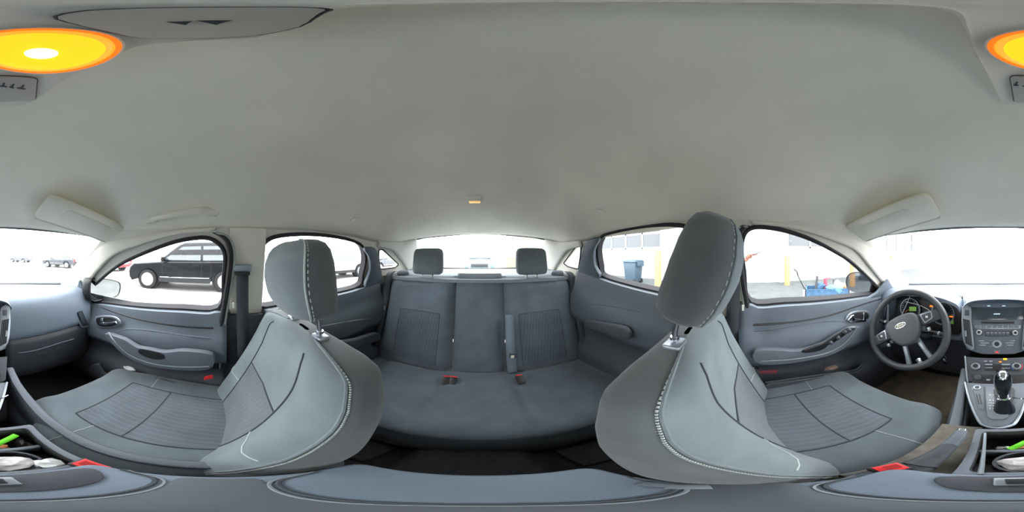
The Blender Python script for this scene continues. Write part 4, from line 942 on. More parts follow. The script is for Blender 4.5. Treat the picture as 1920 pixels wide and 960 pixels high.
for s, lab in ((1, 'rear seat belt on the passenger side running down beside the bench'), (-1, 'rear seat belt on the driver side running down beside the bench')):
    T = thing('seat_belt', lab, 'seat belt', (s*.6+XC, -.98, -.14))
    strap('webbing', [(s*.57+XC, -1.08, -.118), (s*.60+XC, -1.0, -.115), (s*.605+XC, -.955, -.16), (s*.60+XC, -.90, -.30), (s*.60+XC, -.85, -.45), (s*.60+XC, -.80, -.62)], .045, (1, .35*s, 0), M_belt, T)
    MB().box((s*.55+XC, -1.08, -.125), (.045, .05, .016), Matrix.Rotation(s*.4, 3, 'Z')).build('belt_cover', M_cons, T, bevel=.012)
    MB().box((s*.602+XC, -.885, -.36), (.02, .006, .02)).build('tongue', M_silver, T, bevel=.003)
T = thing('seat_belt', 'centre rear seat belt strap hanging down left of the middle backrest', 'seat belt', on(955, 640, PY(-.85)))
aa = [on(955, 590, PY(-.868)), on(956, 620, PY(-.85)), on(957, 650, PY(-.826)), on(959, 672, PY(-.81)), on(962, 700, PY(-.79))]
strap('webbing', aa, .046, (1, 0, 0), mat('pale_webbing', (104, 118, 130), .7, bump=.4, bscale=1500), T)
MB().box(on(961, 667, PY(-.803)), (.017, .004, .016)).build('tongue', M_dark, T, bevel=.002)
MB().box(on(961, 669, PY(-.797)), (.009, .002, .010)).build('tongue_slot', M_lens, T, bevel=.001)
def buckle(p, R, lab, sc=1.):
    T = thing('belt_buckle', lab, 'buckle', p)
    M_ = Matrix.Rotation(R[2], 3, 'Z') @ Matrix.Rotation(R[0], 3, 'X')
    MB().box(p+M_ @ Vector((0, 0, -.03*sc)), (.020*sc, .011*sc, .032*sc), M_).build('buckle_body', M_black, T, bevel=.004)
    MB().box(p+M_ @ Vector((0, 0, .005*sc)), (.019*sc, .0105*sc, .004*sc), M_).build('release_button', M_red, T, bevel=.002)
    MB().box(p+M_ @ Vector((0, .004*sc, .0092*sc)), (.012*sc, .0035*sc, .0008*sc), M_).build('slot', M_black, T, keep=False)
    return T
buckle(on(838, 707, PZ(-.675)), (.9, 0, .1), 'rear belt buckle with red button, nearer the rear passenger door of two', .85)
buckle(on(851, 708, PZ(-.675)), (.9, 0, -.1), 'rear belt buckle with red button, second beside the middle seat', .85)
buckle(on(973, 705, PZ(-.675)), (.9, 0, .1), 'single rear belt buckle with red button on the driver side of the bench', .85)
def long_buckle(px, z, yaw, lab):
    P = trace(px, PZ(z)); c = sum(P, Vector((0, 0, 0)))/len(P)
    T = thing('belt_buckle', lab, 'buckle', c)
    MB().prism([p+(p-c)*.25+Vector((0, 0, -.004)) for p in P], (0, 0, -.03)).build('buckle_body', M_black, T, bevel=.003)
    MB().prism([p+Vector((0, 0, -.005)) for p in P], (0, 0, .007)).build('release_button', M_red, T, bevel=.0015)
    q_ = [c+(p-c)*.55+Vector((0, .003, .002)) for p in P]; MB().prism(q_, (0, 0, .0012)).build('slot', mat('deep_red', (150, 12, 12), .5), T, keep=False)
long_buckle([(1632, 877), (1682, 867), (1706, 877), (1658, 887)], -.53, 0, 'driver belt buckle with large bright red button beside the driver seat cushion')
long_buckle([(133, 869), (160, 860), (210, 876), (182, 884)], -.53, 0, 'front passenger belt buckle with red button beside the passenger cushion')

# ================================================================== CEILING FITTINGS
def ceil_plane(z): return PZ(z)
OC = thing('overhead_console', 'pale overhead console with a glowing amber map lamp in the headliner', 'overhead console', (.04, .1, .29))
ZO = .283
O_out = [(1789, 28), (1812, 62), (1836, 118), (1876, 193), (1900, 199), (40, 202), (100, 168), (200, 112), (262, 88), (350, 79), (470, 74), (520, 62), (600, 22), (800, 9), (1000, 6.5), (1300, 6), (1600, 8), (1740, 15)]
def tp(pts, z): return [on(u, v, PZ(z)) for u, v in pts]
M_oc = mat('overhead_plastic', (226, 221, 208), .6, bump=.1, bscale=900)
P0 = smooth(tp(O_out, ZO), 3, True); cc = sum(P0, Vector((0, 0, 0)))/len(P0)
mb = MB(); mb.loft([[p+Vector((0, 0, .03)) for p in P0], [cc+(p-cc)*.995+Vector((0, 0, .008)) for p in P0], [cc+(p-cc)*.965 for p in P0], [cc+(p-cc)*.93+Vector((0, 0, .001)) for p in P0]])
mb.build('console_shell', M_oc, OC, keep=False)
lc = on(80, 96, PZ(ZO)); LR = .0405
lt_ = MB().lathe(lc, (0, 0, -1), [(LR+.004, -.004), (LR+.004, .003), (LR+.001, .0045), (LR-.001, .002)], 40).build('lamp_bezel', M_oc, OC, keep=False)
mb = MB(); mb.lathe(lc, (0, 0, -1), [(LR, 0), (LR*.97, .004), (LR*.8, .0065), (LR*.5, .008), (.0005, .0085)], 40)
ml = mat('amber_lens', (255, 205, 40), .3, emit=((255, 200, 25), 1.0)); mb.build('lamp_lens', ml, OC, keep=False)
MB().lathe(lc, (0, 0, -1), [(LR*.98, .0036), (LR*.93, .0056), (LR*.86, .0068), (LR*.85, .005)], 40).build('lens_ring', mat('amber_ring', (250, 175, 60), .3, emit=((252, 170, 50), .9)), OC, keep=False)
MB().lathe(lc, (0, 0, -1), [(LR+.0035, .0), (LR+.0025, .0048), (LR-.0005, .0052), (LR-.001, .003)], 40).build('lamp_rim', mat('orange_glow', (255, 120, 20), .4, emit=((255, 120, 25), .85)), OC, keep=False)
MB().lathe(lc+Vector((0, .002, 0)), (0, 0, -1), [(.0105, .004), (.0098, .0085), (.0065, .0105), (.0005, .011)], 24).build('lamp_bulb', mat('bulb_glow', (255, 255, 240), .3, emit=((255, 250, 225), 6.)), OC, keep=False)
pn = tp([(110, 36), (150, 22), (240, 16.5), (420, 14), (590, 15), (600, 24), (560, 50), (480, 66), (380, 71), (265, 71), (180, 54)], ZO-.0005)
MB().prism(smooth(pn, 3, True), (0, 0, -.003)).build('indicator_panel', mat('panel_beige', (186, 180, 168), .5), OC, bevel=.0012)
MB().tube(smooth(pn, 3, True), .0009, 5, closed=True).build('panel_gap', M_dark, OC, keep=False)
ic = on(395, 42, PZ(ZO-.0038)); 
for dx, sc_ in ((-.001, 1.), (.007, .8)):
    c = ic+Vector((0, dx, 0)); tri_ = [c+Vector((x*sc_, y*sc_, 0)) for x, y in ((-.0035, -.004), (.0045, 0), (-.0035, .004))]
    MB().prism(tri_, (0, 0, -.0004)).build('airbag_symbol', M_dark, OC, smooth=False, keep=False)
bp_ = rnd(tp([(1893, 142), (70, 146), (66, 188), (1902, 192)], ZO-.0005), .006)
bp_o = MB().prism(bp_, (0, 0, -.004)).build('lamp_switch', mat('switch_grey', (178, 172, 166), .5), OC, bevel=.0015)
MB().tube([p+Vector((0, 0, -.0008)) for p in bp_], .0011, 5, closed=True).build('switch_gap', M_dark, OC, keep=False)
for u, v, w in ((1905, 160, 4), (5, 162, 5), (22, 164, 3), (40, 166, 6)):
    c = on(u, v, PZ(ZO-.005)); MB().box(c, (.0045 if w > 4 else .0025, .0012, .0004), Matrix.Rotation(.4 if w == 3 else 0, 3, 'Z')).build('switch_symbol', M_dark, OC, keep=False)
    MB().box(c+Vector((0, -.005, 0)), (.001, .003, .0004)).build('switch_symbol', M_dark, OC, keep=False)
# rear dome lamp
dc = onroof(890, 371)
DL = thing('dome_lamp', 'small rear dome lamp with an orange glowing lens in the headliner', 'dome lamp', dc)
MB().box(dc+Vector((0, .0, -.004)), (.032, .028, .012)).build('lamp_housing', M_oc, DL, bevel=.008, keep=False)
MB().box(dc+Vector((0, -.012, -.012)), (.026, .014, .008)).build('lamp_lens', mat('dome_glow', (250, 200, 120), .4, emit=((255, 195, 110), .7)), DL, bevel=.005, keep=False)
# coat hooks and stains
for u, v, lab in ((663, 408, 'small round coat hook on the headliner above the passenger side rear door'), (1128, 392, 'small round coat hook on the headliner above the driver side rear door')):
    c = onroof(u, v); T = thing('coat_hook', lab, 'coat hook', c)
    MB().lathe(c, (-.35 if c.x > 0 else .35, 0, -1), [(.028, -.006), (.026, .006), (.018, .010), (.014, .008), (.001, .007)], 24).build('hook_base', M_oc, T, keep=False)
    MB().box(c+Vector((-.004 if c.x > 0 else .004, 0, -.012)), (.014, .006, .006)).build('hook_flap', M_oc, T, bevel=.002, keep=False)
# passenger grab handle
gp = [onroof(u, v) for u, v in ((283, 412), (300, 404), (330, 396), (365, 391), (385, 390), (398, 398), (390, 403))]
GH = thing('grab_handle', 'pale grab handle on the headliner above the front passenger window', 'grab handle', gp[2])
inw = Vector((-.02, 0, -.016)); gp2 = [gp[0], gp[1]+inw*.6, gp[2]+inw, gp[3]+inw, gp[4]+inw*.9, gp[5]+inw*.3]
MB().tube(smooth(gp2, 5), lambda t: .009+.004*t, 10).build('handle_bar', M_oc, GH, keep=False)
for i in (0, 5): MB().box(gp[i]+inw*.2, (.008, .02, .012)).build('handle_mount', M_oc, GH, bevel=.005, keep=False)
# sun visors
for s, lab in ((-1, 'grey sun visor folded up above the driver side of the windshield'), (1, 'grey sun visor folded up above the passenger side of the windshield')):
    c = Vector((s*.41+XC, .50, .138)); T = thing('sun_visor', lab, 'sun visor', c)
    R_ = Matrix.Rotation(-.33, 3, 'X') @ Matrix.Rotation(s*.22, 3, 'Y')
    pts = rnd([Vector((-.20, -.072, 0)), Vector((.20, -.072, 0)), Vector((.20, .072, 0)), Vector((-.20, .072, 0))], .03, 5)
    MB().prism([c+R_ @ (p+Vector((0, 0, .008))) for p in pts], R_ @ Vector((0, 0, -.016))).build('visor_panel', M_head, T, bevel=.006, seg=3, keep=False)
    MB().prism([c+R_ @ (p*.55+Vector((0, .0, -.008))) for p in pts], R_ @ Vector((0, 0, -.0015))).build('mirror_flap', M_oc, T, bevel=.001, keep=False)
    MB().tube([c+R_ @ Vector((-.19, .078, 0)), c+R_ @ Vector((.19, .078, 0))], .007, 8).build('visor_hinge', M_pillc, T, keep=False)

# ================================================================== DOOR MIRRORS OUTSIDE
for s, px, lab in ((1, [(170, 527), (190, 523), (212, 526), (224, 532), (223, 548), (216, 556), (196, 560), (172, 562)], 'passenger side door mirror seen through the front door glass'),
                   (-1, [(1634, 516), (1612, 511), (1596, 513), (1589, 520), (1588, 534), (1593, 542), (1612, 549), (1629, 552)], 'driver side door mirror seen through the driver window')):
    T = thing('door_mirror', lab, 'mirror', on(px[3][0], px[3][1]+20, PY(.76)))
    pl = PY(.72); P = smooth(trace(px, pl), 4, True); c = sum(P, Vector((0, 0, 0)))/len(P)
    mb = MB(); mb.loft([[c+(p-c)*1.05 for p in P], [c+(p-c)*1.10+Vector((0, .02, 0)) for p in P], [c+(p-c)*1.05+Vector((0, .06, 0)) for p in P], [c+(p-c)*.7+Vector((0, .10, 0)) for p in P]])
    mb.build('mirror_housing', M_black, T, keep=False)
    n_ = Vector((-s*.22, -1, .02)).normalized()
    MB().prism([c+(p-c)*.96+Vector((0, -.002-.0*(p.x-c.x), 0)) for p in P], (0, .0015, 0)).build('mirror_glass', M_mirror, T, smooth=False, keep=False)
    MB().tube([c+(p-c)*1.02+Vector((0, -.003, 0)) for p in P], .004, 6, closed=True).build('mirror_rim', M_black, T, keep=False)
    MB().box((s*.78+XC, .78, -.27), (.07, .03, .03)).build('mirror_foot', M_black, T, bevel=.008, keep=False)

# ================================================================== OUTSIDE
M_gnd = mat('pale_concrete', (150, 148, 142), .9, var=.18, scale=1.2)
M_apr = mat('apron_shade_tone', (84, 88, 88), .95, var=.15, scale=3)
g = MB().box((0, -5, GZ-.05), (60, 70, .05)).build('ground', M_gnd, smooth=False, keep=False); struct(g); g['label'] = 'pale concrete parking lot around the car'
g = MB().box((-4.6, -1, GZ+.003), (2.7, 16, .004)).build('shaded_driveway', M_apr, smooth=False, keep=False); struct(g); g['label'] = 'ground strip coloured darker for assumed shade between the car and the white garage building'  # darker ground colour paints the assumed shade of the building
M_wall = mat('white_wall', (176, 182, 184), .8, var=.05, scale=2)
M_pane = mat('grey_pane', (84, 88, 92), .15)
M_tan = mat('tan_wall', (150, 138, 116), .8)
# garage building, built face by face
GB = thing('garage_building', 'long white garage building with high window panes on the driver side', 'building', (-8.2, 0, GZ))
WXf = -7.2
def wallseg(y0, y1, z0, z1, x=WXf, t=.12, m=None, name='wall_panel'):
    return MB().box((x-t, (y0+y1)/2, (z0+z1)/2), (t, (y1-y0)/2, (z1-z0)/2)).build(name, m or M_wall, GB, smooth=False, keep=False)
ZB, ZTt = GZ, GZ+4.6
gar = [(-8.35, -3.75), (2.25, 6.9), (8.2, 13.2)]
ys = [-14]+[q for a in gar for q in a]+[14]
for i in range(0, len(ys), 2): wallseg(ys[i], ys[i+1], ZB, ZTt)
for a, b in gar:
    wallseg(a, b, GZ+3.2, ZTt, name='lintel')
    dr = MB().box((WXf-.14, (a+b)/2, GZ+.78), (.03, (b-a)/2, .78)).build('garage_door', M_wall, GB, smooth=False, keep=False)
    for k in range(2): MB().box((WXf-.10, (a+b)/2, GZ+.52*(k+1)), (.012, (b-a)/2, .012)).build('door_joint', M_sealL, dr, smooth=False, keep=False)
    n = 4; w = (b-a)/n
    fr_ = MB()
    fr_.box((WXf-.12, (a+b)/2, GZ+1.60), (.04, (b-a)/2, .05)); fr_.box((WXf-.12, (a+b)/2, GZ+2.42), (.04, (b-a)/2, .04)); fr_.box((WXf-.12, (a+b)/2, GZ+3.16), (.04, (b-a)/2, .04))
    for k in range(n+1): fr_.box((WXf-.12, a+k*w, GZ+2.38), (.04, .045, .8))
    fo = fr_.build('window_frame', M_wall, GB, smooth=False, keep=False)
    for k in range(n):
        for z in (2.01, 2.79): MB().box((WXf-.13, a+(k+.5)*w, GZ+z), (.01, w/2-.05, .35)).build('pane', M_pane, fo, smooth=False, keep=False)
for k, y in enumerate((2.0, -3.5)): wallseg(y-.2, y+.2, ZB, ZTt, WXf+.12, .12, name='pilaster')
MB().box((WXf-1.2, 0, ZTt+.05), (1.5, 14.2, .08)).build('roof_edge', M_wall, GB, smooth=False, keep=False)
# building behind the car on the driver side
RB = thing('rear_building', 'cream building with tall window bays behind the car, seen through the rear window', 'building', (-8, -17, GZ))
MB().box((-8.3, -17.2, GZ+2.4), (5.8, .2, 2.4)).build('wall_panel', M_tan, RB, smooth=False, keep=False)
for i in range(5):
    x = -3.6-i*2.1
    w_ = MB().box((x, -16.97, GZ+2.2), (.85, .03, 1.2)).build('window_bay', M_wall, RB, smooth=False, keep=False)
    for q_ in (-.42, .42): MB().box((x+q_, -16.93, GZ+2.2), (.37, .012, 1.1)).build('pane', mat('cream_pane', (150, 146, 128), .3), w_, smooth=False, keep=False)
# bollards
M_bol = mat('orange_bollard', (176, 134, 92), .6, var=.1, scale=5)
for x, y, h, lab in ((-4.85, -2.62, 1.42, 'orange bollard between the rubbish bin and the driver headrest'), (-6.3, 1.93, 1.25, 'orange bollard behind the blue wagon, nearest the driver window middle'), (-6.35, 5.3, 1.25, 'orange bollard rising behind the driver side door mirror'), (-6.3, 8.6, 1.25, 'farthest orange bollard seen through the left edge of the windshield')):
    MB().lathe((x, y, GZ), (0, 0, 1), [(.115, 0), (.115, h-.08), (.10, h-.03), (.06, h-.005), (.001, h)], 20).build('bollard', M_bol, keep=False)
    o = COL.objects[-1]; tag(o, lab, 'bollard', 'orange bollards in front of the garage')
# rubbish bin
BN = thing('rubbish_bin', 'dark wheeled rubbish bin standing by the white garage wall', 'bin', (-5.75, -4.35, GZ))
M_bin = mat('bin_plastic', (62, 80, 94), .5)
c = Vector((-5.75, -4.35, GZ))
def rect(cx, w, d, z): return [cx+Vector((x*w, y*d, z)) for x, y in ((-1, -1), (1, -1), (1, 1), (-1, 1))]
MB().loft([rect(c, .24, .27, .08), rect(c, .30, .33, .92)]).build('bin_body', M_bin, BN, bevel=.03, keep=False)
MB().loft([rect(c, .33, .36, .92), rect(c, .33, .36, .97), rect(c, .28, .30, 1.03)]).build('bin_lid', M_bin, BN, bevel=.02, keep=False)
MB().tube([c+Vector((-.2, .40, .98)), c+Vector((.2, .40, .98))], .03, 8).build('bin_handle', M_bin, BN, keep=False)
MB().box(c+Vector((0, .40, .86)), (.2, .06, .10)).build('handle_block', M_bin, BN, bevel=.02, keep=False)
for x in (-.24, .24): MB().lathe(c+Vector((x-.03, .24, .11)), (1, 0, 0), [(.11, 0), (.11, .06), (.03, .065), (.001, .065)], 20).build('wheel', M_black, BN, keep=False)
# blue garden wagon with things in it
wc = Vector((-3.55, 2.12, GZ)); WG = thing('garden_wagon', 'blue fabric folding wagon with black pull handle on the ground', 'wagon', wc)
wa = Vector((.42, .91, 0)).normalized(); wb_ = Vector((-.91, .42, 0)).normalized()
def wgp(a, b, z): return wc+wa*a+wb_*b+Vector((0, 0, z))
M_bluef = mat('blue_canvas', (58, 90, 120), .85, var=.25, scale=12, bump=.4, bscale=60)
M_blue2 = mat('blue_tarp', (80, 124, 156), .6, var=.3, scale=14)
def box4(a0, a1, b0, b1, z0, z1): return [[wgp(a0, b0, z), wgp(a1, b0, z), wgp(a1, b1, z), wgp(a0, b1, z)] for z in (z0, z1)]
L4 = box4(-.52, .52, -.27, .27, .13, .40); I4 = box4(-.49, .49, -.24, .24, .16, .40)
mb = MB(); mb.loft([L4[0], L4[1], I4[1], I4[0]]); mb.build('canvas_tub', M_bluef, WG, smooth=False, keep=False)
for a in (-.52, .52):
    for b in (-.27, .27): MB().tube([wgp(a, b, .08), wgp(a, b, .42)], .012, 6).build('corner_post', M_black, WG, keep=False)
for a in (-.38, .38):
    for b in (-.29, .29): MB().lathe(wgp(a, b, .09)-wb_*.02, wb_, [(.09, 0), (.09, .04), (.03, .045), (.001, .045)], 18).build('wheel', M_black, WG, keep=False)
hd = MB(); P = [wgp(-.55, 0, .35), wgp(-.66, 0, .58), wgp(-.72, 0, .70)]; hd.tube(P, .014, 8)
lp = [wgp(-.72, 0, .70), wgp(-.74, -.07, .80), wgp(-.80, -.05, .86), wgp(-.82, .05, .86), wgp(-.76, .07, .80)]; hd.tube(smooth(lp, 4, True), .014, 8, closed=True); hd.build('pull_handle', M_black, WG, keep=False)
MB().box(wgp(-.53, -.2, .27), (.04, .05, .10)).build('side_pouch', mat('white_cloth', (170, 172, 182), .8), WG, bevel=.02, keep=False)
def inwag(name, f, lab, cat):
    mb = MB(); f(mb); return mb
mb = MB(); mb.tube([wgp(-.28, .05, .2), wgp(-.25, .05, .50), wgp(-.235, .05, .60)], lambda t: .045-.015*t, 10); mb.tube([wgp(-.235, .05, .60), wgp(-.23, .05, .68)], .03, 8); tag(mb.build('power_tool', M_dark, keep=False), 'dark upright power tool standing in the blue wagon near its handle', 'power tool')
mb = MB(); mb.loft([rect(wgp(-.02, .05, 0), .035, .035, z) for z in (.2, .62)]); mb.tube([wgp(-.02, .05, .62), wgp(.05, .05, .63), wgp(.12, .05, .62)], .012, 6); tag(mb.build('plastic_bottle', mat('red_plastic', (200, 50, 70), .5), bevel=.01, keep=False), 'red plastic bottle sticking up from the blue wagon', 'bottle')
mb = MB(); mb.tube([wgp(.22, .1, .3), wgp(.2, .1, .52), wgp(.2, .1, .58)], .02, 8); tag(mb.build('spray_bottle', M_dark, keep=False), 'thin dark bottle neck standing in the middle of the blue wagon', 'bottle')
crumple('blue_bag', wgp(.2, -.1, .36), (.20, .25, .12), M_blue2, 'crumpled light blue bag spilling over the near side of the wagon', 'bag', 31)
crumple('blue_bag', wgp(-.1, .12, .40), (.16, .16, .10), M_bluef, 'darker blue bag at the back of the wagon behind the red bottle', 'bag', 32)
crumple('paper_bag', wgp(.30, .08, .47), (.10, .10, .09), mat('white_bag', (190, 195, 205), .8), 'white paper bag on top of the blue wagon load', 'bag', 33)
MB().box(wgp(.42, .02, .43), (.14, .11, .035), Matrix.Rotation(.5, 3, 'Z') @ Matrix.Rotation(.2, 3, 'X')).build('cardboard_box', mat('cardboard', (190, 140, 96), .8), bevel=.008, keep=False); tag(COL.objects[-1], 'flat brown cardboard box lying on the wagon load', 'box')
# ------------------------------------------------------------------ parked cars
M_tyre = mat('tyre_rubber', (26, 26, 28), .85); M_rim = mat('alloy_rim', (190, 194, 198), .3, metal=.6)
M_carglass = mat('car_side_glass', (62, 72, 80), .06, spec=.9)
def parked(name, lab, loc, head, L, Wd, H, paint, suv=True, group=None, detail=True):
    loc = Vector(loc); T = thing(name, lab, 'car', loc, group); R = Matrix.Rotation(head, 3, 'Z')
    def q(x, y, z): return loc+R @ Vector((x, y, z))
    wr = .36 if suv else .32; xf, xr = L*.315, -L*.29; bh = H*.60; gr = .22
    def arch(cx, r): return [(cx+r*math.cos(a), .36+r*math.sin(a)) for a in [math.pi-i*math.pi/10 for i in range(11)]]
    r_ = wr+.07
    low = [(-L/2+.05, .32)]+[(x, z) for x, z in arch(xr, r_)]+[(x, z) for x, z in arch(xf, r_)]+[(L/2-.12, .28), (L/2-.02, .42), (L/2, .60), (L/2-.05, .80), (L/2-.22, .93 if suv else .78), (L*.20, bh), (-L/2+.10, bh+.02), (-L/2+.0, bh-.15), (-L/2-.02, .6)]
    secs = []
    for fy, k in ((-1, .93), (-.97, .985), (-.85, 1), (.85, 1), (.97, .985), (1, .93)):
        secs.append([q(x*(1 if abs(fy) < .9 else (.99 if abs(fy) < .98 else .975)), fy*Wd/2, .36+(z-.36)*k if z > .36 else z) for x, z in low])
    n = len(low); mb = MB(); mb.grid(secs, cu=True); b0 = 0; mb.f.append(tuple(range(n))[::-1]); mb.f.append(tuple(5*n+i for i in range(n)))
    mb.build('body', paint, T, keep=False, angle=30)
    g0 = [(L*.215, bh-.02), (-L/2+.12, bh-.0)]; g1 = [(L*.04, H-.05), (-L/2+.45 if suv else -L*.22, H-.06)]
    def plan(xf_, xr_, w, z): return [q(xr_, -w, z), q(xf_, -w, z), q(xf_+.06, 0, z), q(xf_, w, z), q(xr_, w, z)]
    gh = [plan(g0[0][0], g0[1][0], Wd/2*.92, bh-.04), plan((g0[0][0]+g1[0][0])/2, (g0[1][0]*.55+g1[1][0]*.45), Wd/2*.84, (bh+H)/2), plan(g1[0][0], g1[1][0], Wd/2*.73, H-.06), plan(g1[0][0]-.12, g1[1][0]+.1, Wd/2*.64, H)]
    MB().loft(gh).build('roof', paint, T, bevel=.02, keep=False)
    for sg in (-1, 1):
        def gp_(x, t): return q(x, sg*(Wd/2*(.92-.19*t)+.006), bh-.04+(H-.02-bh)*t)
        x0_, x1_ = g0[0][0]-.16, g1[0][0]+.02; xm = (g0[0][0]+g0[1][0])/2+.02
        xb0, xb1 = g0[1][0]+.2, g1[1][0]+.16
        W1 = [gp_(x0_, .14), gp_(x1_-.06, .84), gp_(xm+.06, .86), gp_(xm+.06, .12)]; W2 = [gp_(xm-.02, .12), gp_(xm-.02, .86), gp_((xm+xb1)/2-.2, .86), gp_((xm+xb1)/2-.28, .12)]; W3 = [gp_((xm+xb1)/2-.36, .13), gp_((xm+xb1)/2-.28, .85), gp_(xb1, .8), gp_(xb0, .2)]
        for Wn in (W1, W2, W3): MB().prism(Wn, R @ Vector((0, sg*.012, .004))).build('side_window', M_carglass, T, smooth=False, keep=False)
        for cx in (xf, xr):
            c_ = q(cx, sg*(Wd/2-.22), wr); ax_ = R @ Vector((0, sg, 0))
            w_ = MB().lathe(c_, ax_, [(wr*.6, 0), (wr*.97, .01), (wr, .04), (wr, .18), (wr*.95, .215), (wr*.68, .22), (wr*.66, .18), (.001, .17)], 32).build('wheel', M_tyre, T, keep=False)
            rm_ = MB(); rm_.lathe(c_, ax_, [(wr*.68, .20), (wr*.67, .222), (wr*.60, .222), (wr*.58, .19)], 28)
            ex_ = R @ Vector((1, 0, 0)); 
            for k in range(5):
                a = k*2*math.pi/5+.3; d = ex_*math.cos(a)+Vector((0, 0, 1))*math.sin(a); t_ = ax_.cross(d)
                rm_.prism([c_+ax_*.205+t_*.05, c_+ax_*.205-t_*.05, c_+ax_*.205+d*wr*.62-t_*.035, c_+ax_*.205+d*wr*.62+t_*.035], ax_*.016)
            rm_.lathe(c_, ax_, [(.07, .2), (.06, .226), (.001, .228)], 16); rm_.build('rim', M_rim, w_, keep=False)
            MB().lathe(q(cx, sg*(Wd/2-.30), wr+.02), ax_, [(r_, 0), (r_, .22), (r_-.01, .22), (.02, .01)], 24).build('wheel_arch', M_black, T, keep=False)
        if detail:
            MB().prism([q(xf-r_-.05, sg*(Wd/2-.002), .30), q(xr+r_+.05, sg*(Wd/2-.002), .30), q(xr+r_+.02, sg*(Wd/2-.002), .44), q(xf-r_-.02, sg*(Wd/2-.002), .44)], R @ Vector((0, sg*.02, 0))).build('sill_cladding', M_black, T, smooth=False, keep=False)
            MB().tube([q(xf-r_-.08, sg*(Wd/2+.012), .47), q(xr+r_+.08, sg*(Wd/2+.012), .47)], .014, 6).build('door_trim', M_chrome, T, keep=False)
            for xx in (x0_+.02, xm+.02, xr+r_+.02): MB().box(q(xx, sg*(Wd/2-.002), (bh+.5)/2), (.006, .006, (bh-.55)/2), R).build('door_gap', M_black, T, smooth=False, keep=False)
            for xx in (xm+.22, (xm+xb1)/2-.1): MB().box(q(xx, sg*(Wd/2+.012), bh-.14), (.09, .016, .018), R).build('door_handle', paint, T, bevel=.006, keep=False)
            mr = MB().box(q(x0_-.06, sg*(Wd/2+.08), bh+.10), (.06, .10, .07), R).build('wing_mirror', paint, T, bevel=.025, keep=False)
        MB().box(q(L/2-.14, sg*(Wd/2-.28), .76), (.12, .2, .075), R).build('headlamp', M_lens, T, bevel=.03, keep=False)
        MB().box(q(-L/2+.05, sg*(Wd/2-.16), bh-.08), (.06, .13, .14), R).build('tail_lamp', mat('tail_red', (150, 20, 24), .3), T, bevel=.02, keep=False)
        MB().lathe(q(L/2-.10, sg*(Wd/2-.3), .45), R @ Vector((1, 0, 0)), [(.07, 0), (.07, .10), (.001, .11)], 16).build('fog_lamp', M_chrome, T, keep=False)
    MB().prism([q(g0[0][0]-.01, -Wd*.40, bh+.03), q(g0[0][0]-.01, Wd*.40, bh+.03), q(g1[0][0]+.05, Wd*.34, H-.08), q(g1[0][0]+.05, -Wd*.34, H-.08)], R @ Vector((.03, 0, .02))).build('windscreen', M_carglass, T, smooth=False, keep=False)
    MB().prism([q(g0[1][0]+.03, -Wd*.40, bh+.05), q(g0[1][0]+.03, Wd*.40, bh+.05), q(g1[1][0]-.03, Wd*.34, H-.10), q(g1[1][0]-.03, -Wd*.34, H-.10)], R @ Vector((-.03, 0, .02))).build('rear_screen', M_carglass, T, smooth=False, keep=False)
    MB().box(q(L/2+.0, 0, .62), (.03, Wd*.28, .10), R).build('grille', M_black, T, bevel=.01, keep=False)
    MB().box(q(L/2+.02, 0, .40), (.01, .26, .06), R).build('number_plate', M_wall, T, bevel=.004, keep=False)
    MB().box(q(-L/2-.03, 0, .62), (.01, .26, .07), R).build('number_plate', M_wall, T, bevel=.004, keep=False)
    return T
H90 = math.pi/2
black = mat('black_paint', (10, 13, 18), .3, spec=.25, coat=.15); whitep = mat('white_paint', (165, 168, 172), .3, coat=.5); silverp = mat('silver_paint', (96, 100, 106), .3, metal=.5); redp = mat('red_paint', (120, 30, 34), .3, coat=.5); bluep = mat('pale_blue_paint', (100, 128, 140), .3, coat=.5); darkp = mat('dark_paint', (26, 34, 46), .2, coat=1.)
parked('parked_car', 'black sport utility car with alloy wheels parked nearest the passenger window', (6.15, 1.36, GZ), H90, 4.5, 1.84, 1.68, black)
parked('parked_car', 'white car parked behind the black one, seen past the passenger headrest', (7.3, -5.6, GZ), H90, 4.4, 1.8, 1.62, whitep)
parked('parked_car', 'silver car seen through the small passenger side quarter window', (8.2, -11.5, GZ), H90, 4.5, 1.8, 1.5, silverp, suv=False)
parked('parked_car', 'red car parked beyond the nose of the black car', (10.4, 9.6, GZ), H90, 4.4, 1.8, 1.5, redp, suv=False)
parked('parked_car', 'dark blue car seen low above the passenger door mirror', (9.2, 14.6, GZ), H90+.3, 4.4, 1.8, 1.4, darkp, suv=False)
parked('parked_car', 'pale blue car standing behind, seen through the middle of the rear window', (.2, -12.2, GZ), H90, 4.4, 1.85, 1.66, bluep)
parked('parked_car', 'pale silver car far ahead beyond the windshield', (9.5, 30, GZ), H90+.6, 4.4, 1.85, 1.5, silverp, suv=False)
# the car's own bonnet below the windshield
mb = MB(); rows = []
for j in range(9):
    t = j/8; y = 1.40+.95*t; rows.append([Vector((x*(.78-.08*t)+XC, y-.22*x*x, -.262-.06*t-.07*t*t-.05*x*x)) for x in [i/8-1 for i in range(17)]])
mb.grid(rows); o = struct(mb.build('trim_30', MATS['car_paint'], solid=.01, keep=False)); o['label'] = 'painted bonnet of the car beyond the windshield'
